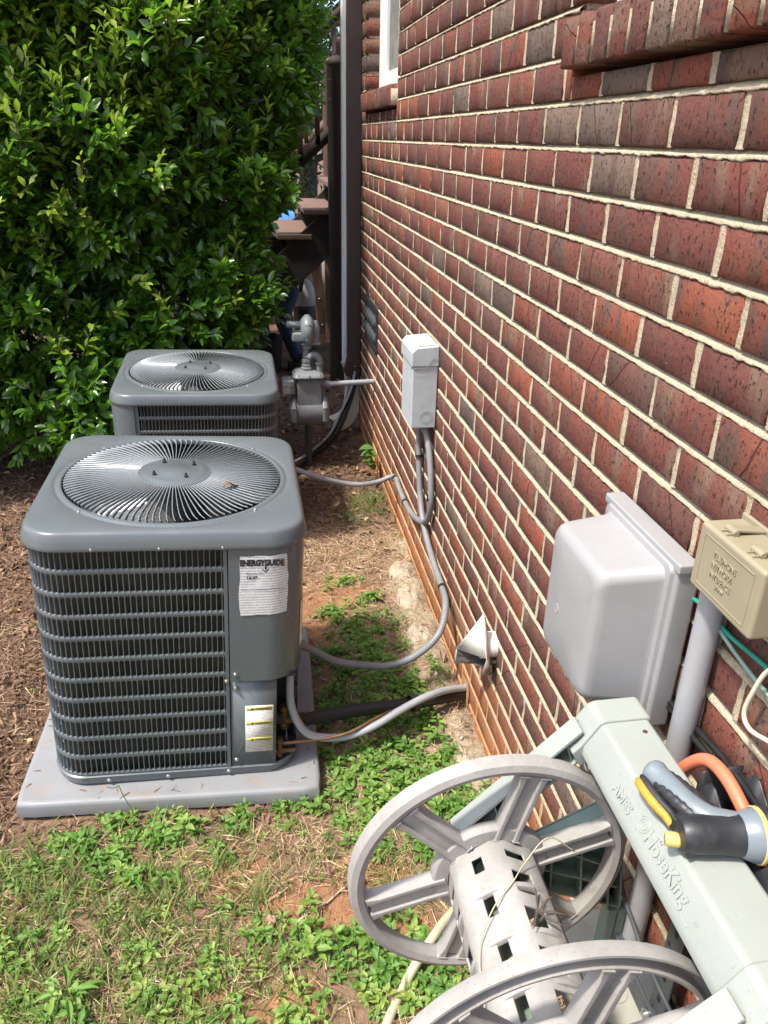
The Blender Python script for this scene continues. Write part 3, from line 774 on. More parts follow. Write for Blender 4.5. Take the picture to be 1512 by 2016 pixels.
    for (x, z) in ((.012+.155-.02, .335), (.172, .36), (.172, .31), (.172, .06), (.148, .02), (-.03, .016), (-.2, .016)): screw(r, x, -.361-(.006 if z > .34 else .0), z, (0, -1, 0), .0046)
    if front:
        # energy label, curled a little round the corner
        s0 = PD[-1]-(.305-.155)-.0; P_ = []
        la = MB(); nx_ = 9; nz_ = 9; V = []; rr = random.Random(4)
        for i in range(nx_):
            for j in range(nz_):
                xx = .187+.128*i/(nx_-1); zz = .545+.172*j/(nz_-1)
                if i in (0, nx_-1): xx += rr.uniform(-.003, .002)*(1 if i == 0 else -1)*1.
                if j in (0, nz_-1): zz += rr.uniform(-.0015, .0015)
                if i in (0, nx_-1) and j in (0, nz_-1): xx += .004*(1 if i == 0 else -1)
                s = PD[-1]-(xx-.155); px, py = on_path(PP, PD, np.array([s]), .0078); V.append((px[0], py[0], zz))
        la.add(V, [(i*nz_+j, (i+1)*nz_+j, (i+1)*nz_+j+1, i*nz_+j+1) for i in range(nx_-1) for j in range(nz_-1)])
        el = la.obj('energy_label', M['paper'], r, True); el['label'] = 'torn white energy label with bold black heading'
        yy = -.3687
        def fl(x, z): return frame3((x, yy, z), (1, 0, .0), (0, 0, 1))
        text('lettering', 'ENERGYGUIDE', .0225, M['cap'], el, fl(.1885, .691), .0004, .775, .0014)
        text('lettering', 'Efficiency Rating (SEER)*', .0052, M['greyprint'], el, fl(.204, .668), .0003, .9)
        text('lettering', '14.0*', .0125, M['cap'], el, fl(.204, .652), .0003, 1.15, .0002)
        ar = MB(); ar.bx((.2543, yy-.0004, .678), (.2577, yy+.0002, .699)); 
        ar.add([(.2470, yy-.0004, .683), (.256, yy-.0004, .6735), (.265, yy-.0004, .683), (.265, yy-.0004, .6793), (.256, yy-.0004, .6697), (.2470, yy-.0004, .6793)], [(0, 5, 4, 1), (1, 4, 3, 2)])
        ar.bx((.190, yy-.0002, .6215), (.312, yy+.0002, .6225)); ar.obj('arrow_and_rule', M['cap'], el)
        wl = MB(); wl.bx((.199, -.3596, .082), (.281, -.3584, .246)); wb = wl.obj('warning_label', M['warn'], r); wb['label'] = 'white warning label with three yellow bands'
        for i, z in enumerate((.236, .186, .128)):
            MB().bx((.2025, -.3601, z-.0055), (.2775, -.3590, z+.0055)).obj('yellow_band', M['warnyel'], wb)
            text('lettering', 'WARNING', .0085, M['cap'], wb, frame3((.228, -.3606, z-.003), (1, 0, 0), (0, 0, 1)), .0002)
            tri = MB(); tri.add([(.2155, -.3606, z-.0035), (.2245, -.3606, z-.0035), (.220, -.3606, z+.0042)], [(0, 1, 2)]); tri.obj('warning_sign', M['cap'], wb)
        # small sticker on the rounded corner
        sl = MB(); V = []
        for i in range(7):
            s = PD[-1]-(HB-RC-.155)-.112-.052*i/6; px, py = on_path(PP, PD, np.array([s]), .0078); V += [(px[0], py[0], .405), (px[0], py[0], .545)]
        sl.add(V, [(2*i, 2*i+2, 2*i+3, 2*i+1) for i in range(6)]); ss = sl.obj('rating_sticker', M['white'], r, True)
        s = PD[-1]-(HB-RC-.155)-.112-.020; px, py = on_path(PP, PD, np.array([s]), .0082); qx, qy = on_path(PP, PD, np.array([s-.02]), .0082)
        fr3 = frame3((px[0], py[0], .425), (qx[0]-px[0], qy[0]-py[0], 0), (0, 0, 1))
        text('lettering', '2', .022, M['cap'], ss, fr3, .0002)
        ds = MB(); ds.lathe([(0, .0004), (.011, .0004), (.011, 0)], (0, 0, 0), 2, 16); d_ = ds.obj('print_dot', M['cap'], ss); d_.matrix_local = fr3 @ Matrix.Translation((.022, .008, 0)) @ Matrix.Diagonal((.8, 1.2, 1, 1))
        # brass service valves in the recess
        for (x, y, z, k) in ((.318, -.275, .135, 1.), (.302, -.325, .062, .8)):
            v = MB(); v.lathe([(0, .045*k), (.014*k, .043*k), (.0165*k, .03*k), (.013*k, .026*k), (.012*k, -.02*k), (.017*k, -.024*k), (.017*k, -.036*k), (0, -.04*k)], (x, y, z), 2, 12)
            v.lathe([(0, -.03*k), (.012*k, -.03*k), (.012*k, .012), (.0085*k, .02), (.0085*k, .05), (0, .05)], (x, y, z-.012), 0, 12); v.obj('service_valve', M['brass'], r, True)
        bk = MB(); bk.box((.325, -.29, .09), (.004, .05, .03), Matrix.Rotation(.3, 3, 'X')); bk.box((.32, -.31, .066), (.05, .02, .004)); bk.obj('valve_bracket', M['steel'], r)
    return r
def pad_obj(label, loc, rot, w=.435, d=.435):
    b = MB(); h = .046
    rings = [(rsq(w, .022), 0), (rsq(w, .022), .006), (rsq(w-.001, .022), .034), (rsq(w-.004, .022), .042), (rsq(w-.010, .020), h), (rsq(w-.02, .015), h+.0005)]
    V, F_ = ring_loft(rings, 96); b.add(V, F_); b.F += [tuple(range(96))[::-1], tuple(range(5*96, 6*96))]; b.M += [0, 0]
    o = b.obj('equipment_pad', M['pad'], None, True, loc, rot); return tag(o, label, 'pad')
TILT = .052
UX, UY, UZ = -.311, 2.172, .052
pad_obj('pale grey plastic equipment pad under the near air conditioner', (-.315, 2.185, .004), (0, TILT*.8, -.022), .443, .435)
air_conditioner('near grey air conditioner with white energy label on its front corner', (UX, UY, UZ), (0, TILT, .012), True).scale = (1, 1, 1.072)
air_conditioner('far grey air conditioner against the hedge with plain louvred front', (-.315, 3.69, .020), (-.030, .030, -math.pi/2+.015), False)

# dead leaf lying on the near fan guard
lf = MB(); V = []
for i in range(6):
    for j in range(3):
        u = i/5; v = j-1; w_ = .011*math.sin(math.pi*min(.97, .08+u*.9)); V.append((-.025+.05*u, v*w_, .004+.006*abs(v)+.008*math.sin(u*5)))
lf.add(V, [(i*3+j, (i+1)*3+j, (i+1)*3+j+1, i*3+j+1) for i in range(5) for j in range(2)])
th = 0
_p = Matrix.Rotation(TILT, 4, 'Y') @ Vector((.165, -.105, (.812-.0163)*1.072+.001))
o = lf.obj('dead_leaf', simple('leaf_brown', (.25, .14, .09), .6), None, True, (UX+_p.x, UY+_p.y, UZ+_p.z), (0, TILT, .6)); tag(o, 'curled brown dead leaf lying on the near fan guard', 'leaf')

# =================================================================== LINES AND CONDUITS
def thing_cable(name, label, cat, pts, r, m, **k):
    o = cable(name, pts, r, m, None, **k); return tag(o, label, cat)
wa = thing_cable('power_whip', 'grey flexible conduit sagging from wall box to near air conditioner', 'conduit',
    [(.015, 2.02, .345), (.055, 2.045, .345), (.115, 2.10, .285), (.20, 2.13, .205), (.30, 2.16, .155), (.40, 2.185, .125), (.49, 2.175, .165), (.575, 2.195, .235), (.622, 2.30, .285), (.637, 2.438, .288), (.639, 2.608, .305), (.639, 2.757, .35), (.639, 2.855, .42), (.639, 2.92, .54), (.639, 2.955, .69), (.625, 2.90, .79)][:15]+[(.628, 2.905, .80)], .0125, M['ribcond'], n=12, rib=.0006, ribstep=.0045)
wb_ = thing_cable('power_whip', 'grey flexible conduit looping along the wall to the far air conditioner', 'conduit',
    [(.628, 2.805, .80), (.638, 2.745, .70), (.639, 2.70, .60), (.639, 2.685, .50), (.639, 2.735, .415), (.639, 2.865, .345), (.639, 3.061, .292), (.639, 3.225, .276), (.639, 3.363, .278), (.636, 3.495, .283), (.56, 3.505, .255), (.47, 3.49, .25), (.38, 3.49, .262), (.28, 3.47, .30), (.17, 3.47, .345), (.07, 3.50, .38), (.03, 3.50, .385)], .0125, M['ribcond'], n=12, rib=.0005, ribstep=.0045)
def strap(parent, c, ax):
    s = MB(); q = Vector((0, 0, 1)).rotation_difference(Vector(ax).normalized()).to_matrix()
    s.lathe([(.0145, -.006), (.0165, -.006), (.0165, .006), (.0145, .006)], c, 2, 14, q); s.obj('strap', M['blackrub'], parent, True)
strap(wa, (.637, 2.42, .287), (0, 1, .1)); strap(wa, (.639, 2.94, .615), (0, .2, 1)); strap(wb_, (.639, 3.20, .278), (0, 1, 0)); strap(wb_, (.637, 3.47, .283), (.1, 1, 0)); strap(wb_, (.639, 2.69, .53), (0, 0, 1))
ls = thing_cable('refrigerant_line', 'thick black insulated refrigerant line running into the wall', 'pipe', [(-.02, 1.90, .19), (.03, 1.915, .165), (.083, 1.933, .135), (.167, 1.957, .122), (.287, 1.983, .11), (.428, 2.004, .095), (.541, 2.04, .08), (.644, 2.085, .05), (.70, 2.10, .045)], .0215, M['blackrub'], n=14, rib=.0012, ribstep=.012)
gl = thing_cable('control_conduit', 'pale grey smooth conduit curling from near unit into the wall', 'conduit', [(.02, 1.945, .44), (.045, 1.925, .38), (.041, 1.897, .32), (.04, 1.887, .25), (.054, 1.874, .19), (.088, 1.872, .13), (.144, 1.880, .098), (.225, 1.888, .09), (.31, 1.905, .108), (.397, 1.935, .135), (.493, 1.985, .138), (.577, 2.04, .112), (.651, 2.085, .078), (.70, 2.10, .065)], .0125, M['greyloop'], n=12)
cp = thing_cable('liquid_line', 'thin bare copper tube running beside the pale conduit', 'pipe', [(-.04, 1.85, .135), (-.016, 1.855, .118), (.063, 1.862, .108), (.142, 1.868, .105), (.225, 1.880, .112), (.30, 1.915, .122), (.36, 1.95, .118), (.43, 1.995, .10)], .0048, M['copper'], n=8)
tp = MB(); tp.lathe([(.0285, -.012), (.0295, -.012), (.0295, .012), (.0285, .012)], (.45, 1.99, .112), 0, 14, Matrix.Rotation(.35, 3, 'Z')); o = tp.obj('tape_wrap', M['blackrub'], ls, True)

# --- fused disconnect box
db = empty('disconnect_box', 'tall pale grey electrical disconnect box on the brick wall', 'electrical box', (W, 2.855, .80))
b = MB(); b.bx((-.100, -.105, .005), (-.002, .100, .250)); b.obj('body', M['discon'], db, bev=.005)
b = MB(); b.prism([(-.106, .247), (-.106, .300), (-.088, .318), (-.001, .325), (-.001, .247)], -.110, .105, 1); b.obj('cover', M['discon'], db, bev=.005)
b = MB(); b.add([(-.107, -.1115, .246), (-.045, -.1115, .246), (-.028, -.1115, .276), (-.002, -.1115, .276), (-.002, -.1115, .270), (-.025, -.1115, .270), (-.042, -.1115, .240), (-.107, -.1115, .240)], [(0, 7, 6, 1), (1, 6, 5, 2), (2, 5, 4, 3)]); b.obj('cover_lip', M['box'], db)
b = MB(); b.box((-.048, -.062, .3245), (.062, .070, .006), Matrix.Rotation(-.08, 3, 'Y')); b.obj('sticker', M['discon_cream'], db, bev=.002)
for rr in (.024, .016):
    b = MB(); b.lathe([(rr-.0015, -.0004), (rr-.0010, .0012), (rr+.0010, .0012), (rr+.0015, -.0004)], (-.040, -.1055, .048), 1, 28, None); o = b.obj('knockout_ring', M['discon'], db, True)
for y in (.050, -.050):
    b = MB(); b.lathe([(.0, .0), (.017, .0), (.018, -.006), (.0185, -.018), (.015, -.022), (.0135, -.030), (0, -.030)], (-.034, y, .006), 2, 14); b.obj('conduit_fitting', M['ribcond'], db, True)

# --- dryer vent hood
vh = empty('dryer_vent', 'white triangular dryer vent hood clogged with lint low on the wall', 'vent', (W, 1.86, .43))
b = MB(); b.lathe([(.040, .01), (.040, -.045), (.036, -.045), (.036, .01)], (0, -.010, .0), 0, 24); b.obj('pipe', M['flap'], vh, True)
b = MB()
A = (-.050, -.030, .125); Lf = (-.103, .042, -.045); Rt = (-.042, -.080, .0); Lb = (-.046, .052, -.085); Rb = (-.016, -.062, -.066); Ab = (-.034, -.012, .10)
Lf2 = (-.110, .032, -.092); Rt2 = (-.054, -.080, -.070)
b.add([A, Lf, Rt], [(0, 1, 2)]); b.add([A, Rt, Rb, Ab], [(0, 1, 2, 3)]); b.add([A, Ab, Lb, Lf], [(0, 1, 2, 3)])
o = b.obj('hood', M['flap'], vh); m_ = o.modifiers.new('s', 'SOLIDIFY'); m_.thickness = .0025
for tri_ in ((Rt, Rt2, Rb), (Lf, Lb, Lf2)): o = MB().add(list(tri_), [(0, 1, 2)]).obj('lower_guard', M['flapdark'], vh); m_ = o.modifiers.new('s', 'SOLIDIFY'); m_.thickness = .002
b = MB(); V = []; c4 = [np.array(q) for q in (Lf, Rt, Rt2, Lf2)]; ng = 15
for i in range(ng):
    for j in range(ng):
        u, v = i/(ng-1), j/(ng-1); q = (c4[0]*(1-u)+c4[1]*u)*(1-v)+(c4[3]*(1-u)+c4[2]*u)*v
        q = q*.985+np.array([.002+.026*float(fbm(u*5+3, v*5+1, 71, 4))*4*min(u, 1-u, .25)*4*min(1, .4+v), 0, .0])
        V.append(tuple(q))
b.add(V, [(i*ng+j, (i+1)*ng+j, (i+1)*ng+j+1, i*ng+j+1) for i in range(ng-1) for j in range(ng-1)])
b.obj('lint', M['lint'], vh, True)

# --- big grey enclosure
eb = empty('utility_enclosure', 'large grey plastic utility enclosure with bulging lid on the wall', 'utility box', (W, 1.06, 1.08))
b = MB(); b.bx((-.046, -.130, -.165), (-.004, .135, .150)); b.obj('base_flange', M['box'], eb, bev=.007)
b = MB(); b.bx((-.0475, -.134, .138), (-.012, .139, .1545)); b.obj('top_lip', M['box'], eb, bev=.003)
V = []; F_ = []; n = 40
def lidring(h, w, x, rr):
    o = []
    for q in range(4):
        cx, cy = [(w-rr, h-rr), (-w+rr, h-rr), (-w+rr, -h+rr), (w-rr, -h+rr)][q]
        for i in range(9): a = math.pi/2*(q+i/8); o.append((x, cx+rr*math.cos(a), cy+rr*math.sin(a)))
    return o
R_ = [(.146, .122, -.046, .012), (.144, .120, -.052, .014), (.136, .112, -.054, .018), (.133, .109, -.060, .020), (.126, .101, -.138, .020), (.123, .098, -.148, .022), (.118, .093, -.1545, .024), (.108, .083, -.158, .026), (.05, .03, -.1595, .03)]
for h, w, x, rr in R_: V += lidring(h, w, x, min(rr, h*.9, w*.9))
m = 36
F_ = [(k*m+i, k*m+(i+1) % m, (k+1)*m+(i+1) % m, (k+1)*m+i) for k in range(len(R_)-1) for i in range(m)]+[tuple(range((len(R_)-1)*m, len(R_)*m))]
b = MB(); b.add(V, F_); lid = b.obj('lid', M['box'], eb, True)
b = MB(); b.lathe([(.011, .0), (.009, .0025), (.006, .001), (0, .0005)], (-.1468, .035, -.03), 0, 20, Matrix.Rotation(math.pi, 3, 'Z') if False else None)
b = MB(); b.lathe([(.010, .001), (.008, -.0012), (.005, -.0005), (0, -.0003)], (-.1592, .035, -.02), 0, 20); b.obj('lid_dimple', M['box'], eb, True)

# --- telephone interface box
tb = empty('telephone_box', 'small tan telephone interface box with embossed lettering and two latches', 'telephone box', (W, .7925, 1.295))
b = MB(); b.bx((-.070, -.0735, -.050), (-.006, .0735, .050)); b.obj('body', M['tan'], tb, bev=.006, seg=3)
b = MB(); b.bx((-.008, -.078, -.054), (-.001, .078, .056)); b.obj('back_plate', M['tan'], tb, bev=.002)
for y in (.030, -.030):
    l = MB(); l.box((-.030, y, .0545), (.044, .018, .004), Matrix.Rotation(.12, 3, 'Y')); l.lathe([(.0045, -.011), (.0045, .011)], (-.052, y, .054), 1, 10); l.lathe([(0, -.0112), (.0045, -.011)], (-.052, y, .054), 1, 10)
    for k in (-.006, .006): l.box((-.058, y+k, .0505), (.012, .0028, .006))
    l.obj('latch', M['tan'], tb, bev=.001)
xx = -.0704
b = MB(); 
for a, c in (((xx-.0006, -.058, -.038), (xx+.0006, .058, -.0365)), ((xx-.0006, -.058, .0365), (xx+.0006, .058, .038)), ((xx-.0006, -.058, -.038), (xx+.0006, -.0565, .038)), ((xx-.0006, .0565, -.038), (xx+.0006, .058, .038))): b.bx(a, c)
b.obj('raised_border', M['tan'], tb, bev=.0004)
for i, s in enumerate(('TELEPHONE', 'NETWORK', 'INTERFACE')): text('embossed_lettering', s, .0125, M['tan'], tb, frame3((xx-.0002, .030, .016-i*.0145), (0, -1, 0), (0, 0, 1)), .0008, .78)
text('embossed_lettering', '57-TW', .0085, M['tan'], tb, frame3((xx-.0002, .013, -.024), (0, -1, 0), (0, 0, 1)), .0010, .8)

# --- conduit under it and loose wires
o = MB().tube(resample([(.637, .866, 1.25), (.637, .865, .9), (.637, .862, -.03)], .05), .0195, 18).obj('service_conduit', M['pvc'], None, True); tag(o, 'straight pale grey pvc conduit below the tan telephone box', 'conduit')
thing_cable('ground_wire', 'bright green wire running behind the tan telephone box', 'wire', [(.649, 1.02, 1.10), (.650, .955, 1.158), (.650, .925, 1.172), (.650, .88, 1.176), (.650, .83, 1.172), (.650, .77, 1.178), (.650, .68, 1.185), (.650, .55, 1.19)], .0036, M['greenwire'], n=8)
thing_cable('ground_wire', 'pale green wire just below the bright green one', 'wire', [(.648, .90, 1.170), (.648, .86, 1.168), (.648, .80, 1.157), (.648, .73, 1.150), (.648, .62, 1.150), (.648, .5, 1.15)], .0032, M['palegreen'], n=8)
thing_cable('cream_cable', 'cream coaxial cable hanging in a loop at the right edge', 'cable', [(.640, .60, 1.25), (.636, .68, 1.225), (.632, .717, 1.198), (.630, .732, 1.150), (.630, .737, 1.110), (.630, .718, 1.098), (.632, .684, 1.108), (.636, .62, 1.13), (.64, .5, 1.14)], .0033, M['cream'], n=8)
thing_cable('black_cable', 'upper black cable slung low behind the grey conduit', 'cable', [(.645, 1.08, .96), (.650, .99, .966), (.650, .946, .965), (.650, .905, .972), (.650, .86, .980), (.648, .77, .992), (.64, .70, 1.0), (.635, .60, 1.0), (.63, .5, .99)], .0052, M['blackrub'], n=8)
thing_cable('black_cable', 'lower black cable twisting beside the upper one toward the crate', 'cable', [(.645, 1.06, .945), (.650, .96, .955), (.648, .905, .962), (.644, .86, .968), (.641, .78, .976), (.632, .72, .975), (.625, .64, .962), (.62, .55, .95)], .0050, M['blackrub'], n=8)
thing_cable('black_cable', 'thin dark cable running down beside the reel along the wall', 'cable', [(.645, 1.20, .62), (.640, 1.06, .58), (.630, .95, .57), (.612, .884, .563), (.604, .808, .556), (.60, .77, .552), (.60, .65, .55)], .0042, M['steel'], n=8)

# =================================================================== HOSE REEL
AX, AZ, RW = .337, .7095, .239
reel = empty('hose_reel', 'empty grey and mint plastic garden hose reel beside the wall', 'hose reel', (AX, .70, .42))
off = Vector((-AX, -.70, -.42))
def rchild(b, name, m, parent=None, **k):
    o = b.obj(name, m, parent or reel, **k)
    if parent is None: o.location = off
    return o
def wheel(yc, s):
    """s=+1: channel of the rim opens to +y"""
    prof = [(.2385, -.011), (.239, .003), (.2355, .0115), (.2255, .0155), (.2155, .0115), (.2120, .003), (.2120, -.011), (.2158, -.0115), (.2158, .001), (.2205, .0075), (.231, .0075), (.2352, .001), (.2352, -.0115), (.2385, -.011)]
    b = MB(); b.lathe([(r, -s*h) for r, h in prof], (AX, yc, AZ), 1, 88)
    rim = rchild(b, 'wheel_rim', M['reel'], smooth=True)
    for k in range(6):
        a = math.radians(75+60*k); R = Matrix.Rotation(-a, 3, 'Y'); sp = MB()
        for t in (-.0165, .0165):
            # rail: tapering from hub to rim, flared where it meets the rim
            V = []
            for (u, w, dpt) in ((.076, .0048, .014), (.10, .0042, .013), (.19, .0045, .0125), (.2125, .0075, .0125)):
                for (q, y) in ((-w, -dpt), (w, -dpt), (w, dpt), (-w, dpt)):
                    tt = t*(1.12 if u > .2 else 1.0); V.append(R @ Vector((u, y, tt+q)))
            sp.add([(v.x+AX, v.y+yc, v.z+AZ) for v in V], [(i*4+j, i*4+(j+1) % 4, (i+1)*4+(j+1) % 4, (i+1)*4+j) for i in range(3) for j in range(4)]+[(0, 1, 2, 3), (12, 15, 14, 13)])
        c = R @ Vector((.142, -s*.004, 0)); sp.box((AX+c.x, yc+c.y, AZ+c.z), (.134, .005, .031), R)
        rchild(sp, 'spoke', M['reel'], bev=.0016)
    h = MB(); h.lathe([(.074, -s*.012), (.096, -s*.010), (.099, -s*.006), (.099, s*.010), (.093, s*.010), (.090, -s*.002), (.074, -s*.002), (.074, -s*.012)], (AX, yc, AZ), 1, 56)
    for k in range(6):
        a = math.radians(105+60*k); R = Matrix.Rotation(-a, 3, 'Y'); c = R @ Vector((.084, 0, 0)); h.box((AX+c.x, yc+s*.003, AZ+c.z), (.018, .012, .003), R)
    rchild(h, 'wheel_hub', M['reel'], bev=.001)
YW1, YW2 = .86, .547
wheel(YW1, 1); wheel(YW2, -1)
# drum: six broad staves joined by hoops, windows between them
b = MB(); V = []; na = 24; ny_ = 25; ys = np.linspace(YW2+.004, YW1-.004, ny_)
for j in range(ny_):
    for i in range(na):
        a = math.radians(15*i+7.5+15); st = (i % 4) in (0, 1)
        r = .0735 if st else .0675; r += .004*(1-abs(j-12)/12)*0
        V.append((AX+r*math.cos(a), ys[j], AZ+r*math.sin(a)))
Fq = []
for j in range(ny_-1):
    for i in range(na):
        k4 = i % 4
        if (i//4) % 2 == 0 and k4 in (2, 3) and (j % 5) in (1, 2, 3) and 0 < j < ny_-3: continue
        if (i//4) % 2 == 1 and k4 == 2 and (j % 6) in (2, 3, 4) and 1 < j < ny_-3: continue
        Fq.append((j*na+i, j*na+(i+1) % na, (j+1)*na+(i+1) % na, (j+1)*na+i))
b.add(V, Fq)
for j in (5, 11, 17): b.lathe([(.0665, -.006), (.0762, -.004), (.0765, .004), (.0665, .006)], (AX, ys[j], AZ), 1, 36)
dr = rchild(b, 'drum', M['reel']); m_ = dr.modifiers.new('s', 'SOLIDIFY'); m_.thickness = .0045; m_.offset = -1; bevel(dr, .0012, 1)
b = MB(); b.lathe([(.024, YW2+.0), (.024, YW1)], (AX, 0, AZ), 1, 20); rchild(b, 'axle', M['green'], smooth=True)
# frame: two side panels joined by the bar
XC, ZC = .497, 1.0
prof = [(.572, .992), (.570, 1.0), (.503, 1.0), (.494, .997), (.470, .957), (.468, .948), (.473, .94), (.499, .986), (.566, .988)]
prof = [(.574, .962), (.573, .996), (.568, 1.0), (.503, 1.0), (.494, .9965), (.4705, .958), (.4695, .940), (.4735, .940), (.4755, .956), (.498, .992), (.567, .994), (.569, .962)]
b = MB(); b.prism([(x, z) for x, z in prof], .458, .872, 1); bar = rchild(b, 'top_bar', M['mint'], bev=.0018)
def panel(y, near):
    s = -1 if near else 1
    cp = MB(); e = .004
    po = [(.578, .945), (.577, 1.0), (.571, 1.0045), (.502, 1.0045), (.491, 1.0005), (.4655, .960), (.452, .945), (.470, .915), (.50, .935), (.56, .935)]
    cp.prism(po, *((y-.026, y+.026) if s > 0 else (y-.030, y+.026)), 1); rchild(cp, 'corner_cap', M['mint'], bev=.004)
    g = MB()
    def bar2(p, q, w, d, yy=y):
        nonlocal g
        p = Vector((p[0], 0, p[1])); q = Vector((q[0], 0, q[1])); L = (q-p).length; a = math.atan2(q.z-p.z, q.x-p.x); c = (p+q)/2
        g.box((c.x, yy, c.z), (L, d, w), Matrix.Rotation(-a, 3, 'Y'))
    # inclined leg, an open channel: floor, two edges and cross ribs
    A, B = (.485, .965), (.292, .765)
    d = Vector((B[0]-A[0], B[1]-A[1])).normalized(); nrm = Vector((-d.y, d.x))
    g0 = g; g = MB()
    for t in (-.021, .021): bar2((A[0]+nrm.x*t, A[1]+nrm.y*t), (B[0]+nrm.x*t, B[1]+nrm.y*t), .0065, .036)
    rchild(g, 'panel_leg', M['mint'], bev=.0015); g = g0
    bar2(A, B, .040, .004, y+.012*s)
    for k in range(5):
        u = .12+.19*k; c = (A[0]+(B[0]-A[0])*u, A[1]+(B[1]-A[1])*u); bar2((c[0]-nrm.x*.02, c[1]-nrm.y*.02), (c[0]+nrm.x*.02+d.x*.02, c[1]+nrm.y*.02+d.y*.02), .003, .028)
    # wall-side strut and lower web
    for t in (-.012, .012): bar2((.540+t, .945), (.590+t, .545), .004, .032)
    bar2((.540, .945), (.590, .545), .022, .004, y+.012*s)
    for (p, q) in (((.36, .70), (.556, .80)), ((.36, .66), (.60, .545)), ((.40, .69), (.588, .60)), ((.44, .73), (.59, .64)), ((.50, .765), (.52, .59)), ((.45, .74), (.46, .615)), ((.60, .56), (.60, .415))): bar2(p, q, .004, .030)
    g.prism([(.35, .655), (.36, .705), (.556, .805), (.605, .545), (.60, .54)], y+.010*s, y+.013*s, 1)
    g.box((.60, y, .475), (.036, .030, .125)); g.lathe([(0, -.018), (.052, -.018), (.052, .018), (0, .018)], (AX, y, AZ), 1, 28)
    rchild(g, 'side_panel', M['green'], bev=.0012)
panel(.886, False); panel(.445, True)
# lettering moulded into the sloping face of the bar
ex = Vector((0, -1, 0)); ey = Vector((.0235, 0, .0385)).normalized()
bl = frame3((.4738, .765, .9645), ex, ey); bl.translation += off; nrm = ex.cross(ey)
text('embossed_lettering', 'AMES', .021, M['mint'], reel, frame3(Vector((.4745, .765, .9650))+off, ex, ey), .0017, 1.0, .0004)
text('embossed_lettering', 'HoseKing', .029, M['mint'], reel, frame3(Vector((.4765, .672, .9682))+off, ex, ey), .0017, .92, .0004)
text('embossed_lettering', '\u00a8', .022, M['mint'], reel, frame3(Vector((.4805, .652, .9750))+off, ex, ey), .0017, 1.0, .0004)
text('embossed_lettering', '\u00ae', .010, M['mint'], reel, frame3(Vector((.4775, .545, .969))+off, ex, ey), .0008, 1.0)
c0 = Vector((.4820, .686, .9772)); sp_ = []
for i in range(44):
    a = i*.33; r = .0125-.00021*i; sp_.append(c0+ex*(r*math.cos(a+3.6))-ey*(r*math.sin(a+3.6)))
b = MB(); b.tube(sp_, .0011, 6); p0 = Vector((.4722, .694, .9614)); b.tube([p0, p0+ex*.06, p0+ex*.147], .0010, 6); rchild(b, 'embossed_lettering', M['mint'], smooth=True)
b = MB(); b.lathe([(0, .0012), (.0035, .0008), (.0045, -.0005)], (.553, .835, 1.0), 2, 10); rchild(b, 'screw_plug', M['leather'], smooth=True)
b = MB(); b.box((.545, .440, .975), (.014, .004, .030), Matrix.Rotation(.5, 3, 'Y')); rchild(b, 'catch', M['green'])
# dry stems wound on the drum
for k, (lab, pts) in enumerate((('long dry grass stem wound over the drum of the reel', [(.262, .64, .735), (.270, .69, .762), (.300, .73, .786), (.34, .765, .790), (.372, .80, .786), (.42, .83, .80), (.47, .83, .76)]),
        ('thin dry stem curling round the near half of the drum', [(.255, .60, .70), (.268, .64, .75), (.305, .655, .781), (.345, .65, .787), (.392, .66, .77), (.405, .655, .70)]),
        ('dark dried seed head on the middle of the drum', [(.352, .70, .782), (.362, .715, .790), (.372, .735, .796)]))):
    o = cable('dry_stem', pts, .0011 if k < 2 else .0016, M['tanhose'] if k < 2 else M['bark'], None, 6); tag(o, lab, 'dry stem')
    if k == 2:
        s = MB()
        for q in ((.03, .02, .006), (.038, -.012, .004), (-.018, -.03, .012), (.006, .036, .012), (.03, -.026, -.002)):
            c = crom([(.362, .712, .790), (.362+q[0]*.5, .712+q[1]*.5, .790+q[2]), (.362+q[0], .712+q[1], .790+q[2]*.6)], 4); s.tube(c, list(np.linspace(.0006, .0024, len(c)//2))+list(np.linspace(.0024, .0005, len(c)-len(c)//2)), 6)
        s.obj('seed_husk', M['bark'], o, True)
# tan hose trailing from the reel onto the ground
thing_cable('garden_hose', 'stiff tan garden hose trailing out from under the reel', 'hose', [(.345, .88, .62), (.39, 1.02, .50), (.405, 1.10, .36), (.392, 1.155, .22), (.36, 1.175, .13), (.322, 1.162, .075), (.28, 1.13, .040)]+[(x, y, float(ground_z(x, y))+.013) for x, y in ((.25, 1.10), (.221, 1.06), (.192, 1.01), (.165, .95), (.13, .85), (.05, .72))], .0115, M['tanhose'], n=14)
tr = MB(); V, F_ = ring_loft([(lambda th: (lambda p: (p[0]*.068, p[1]*.27))(rr_at(th, 1, .28)), .392), (lambda th: (lambda p: (p[0]*.070, p[1]*.272))(rr_at(th, 1, .28)), .402), (lambda th: (lambda p: (p[0]*.066, p[1]*.268))(rr_at(th, 1, .28)), .408), (lambda th: (lambda p: (p[0]*.058, p[1]*.262))(rr_at(th, 1, .28)), .4085)], 64)
V = [(x+.588, y+.70, z) for x, y, z in V]; tr.add(V, F_); tr.F.append(tuple(range(3*64, 4*64))); tr.M.append(0)
tr.lathe([(.020, .4085), (.019, .411), (.014, .411), (.013, .4085)], (.585, .80, 0), 2, 20); o = rchild(tr, 'base_tray', M['reelbase'], smooth=True)
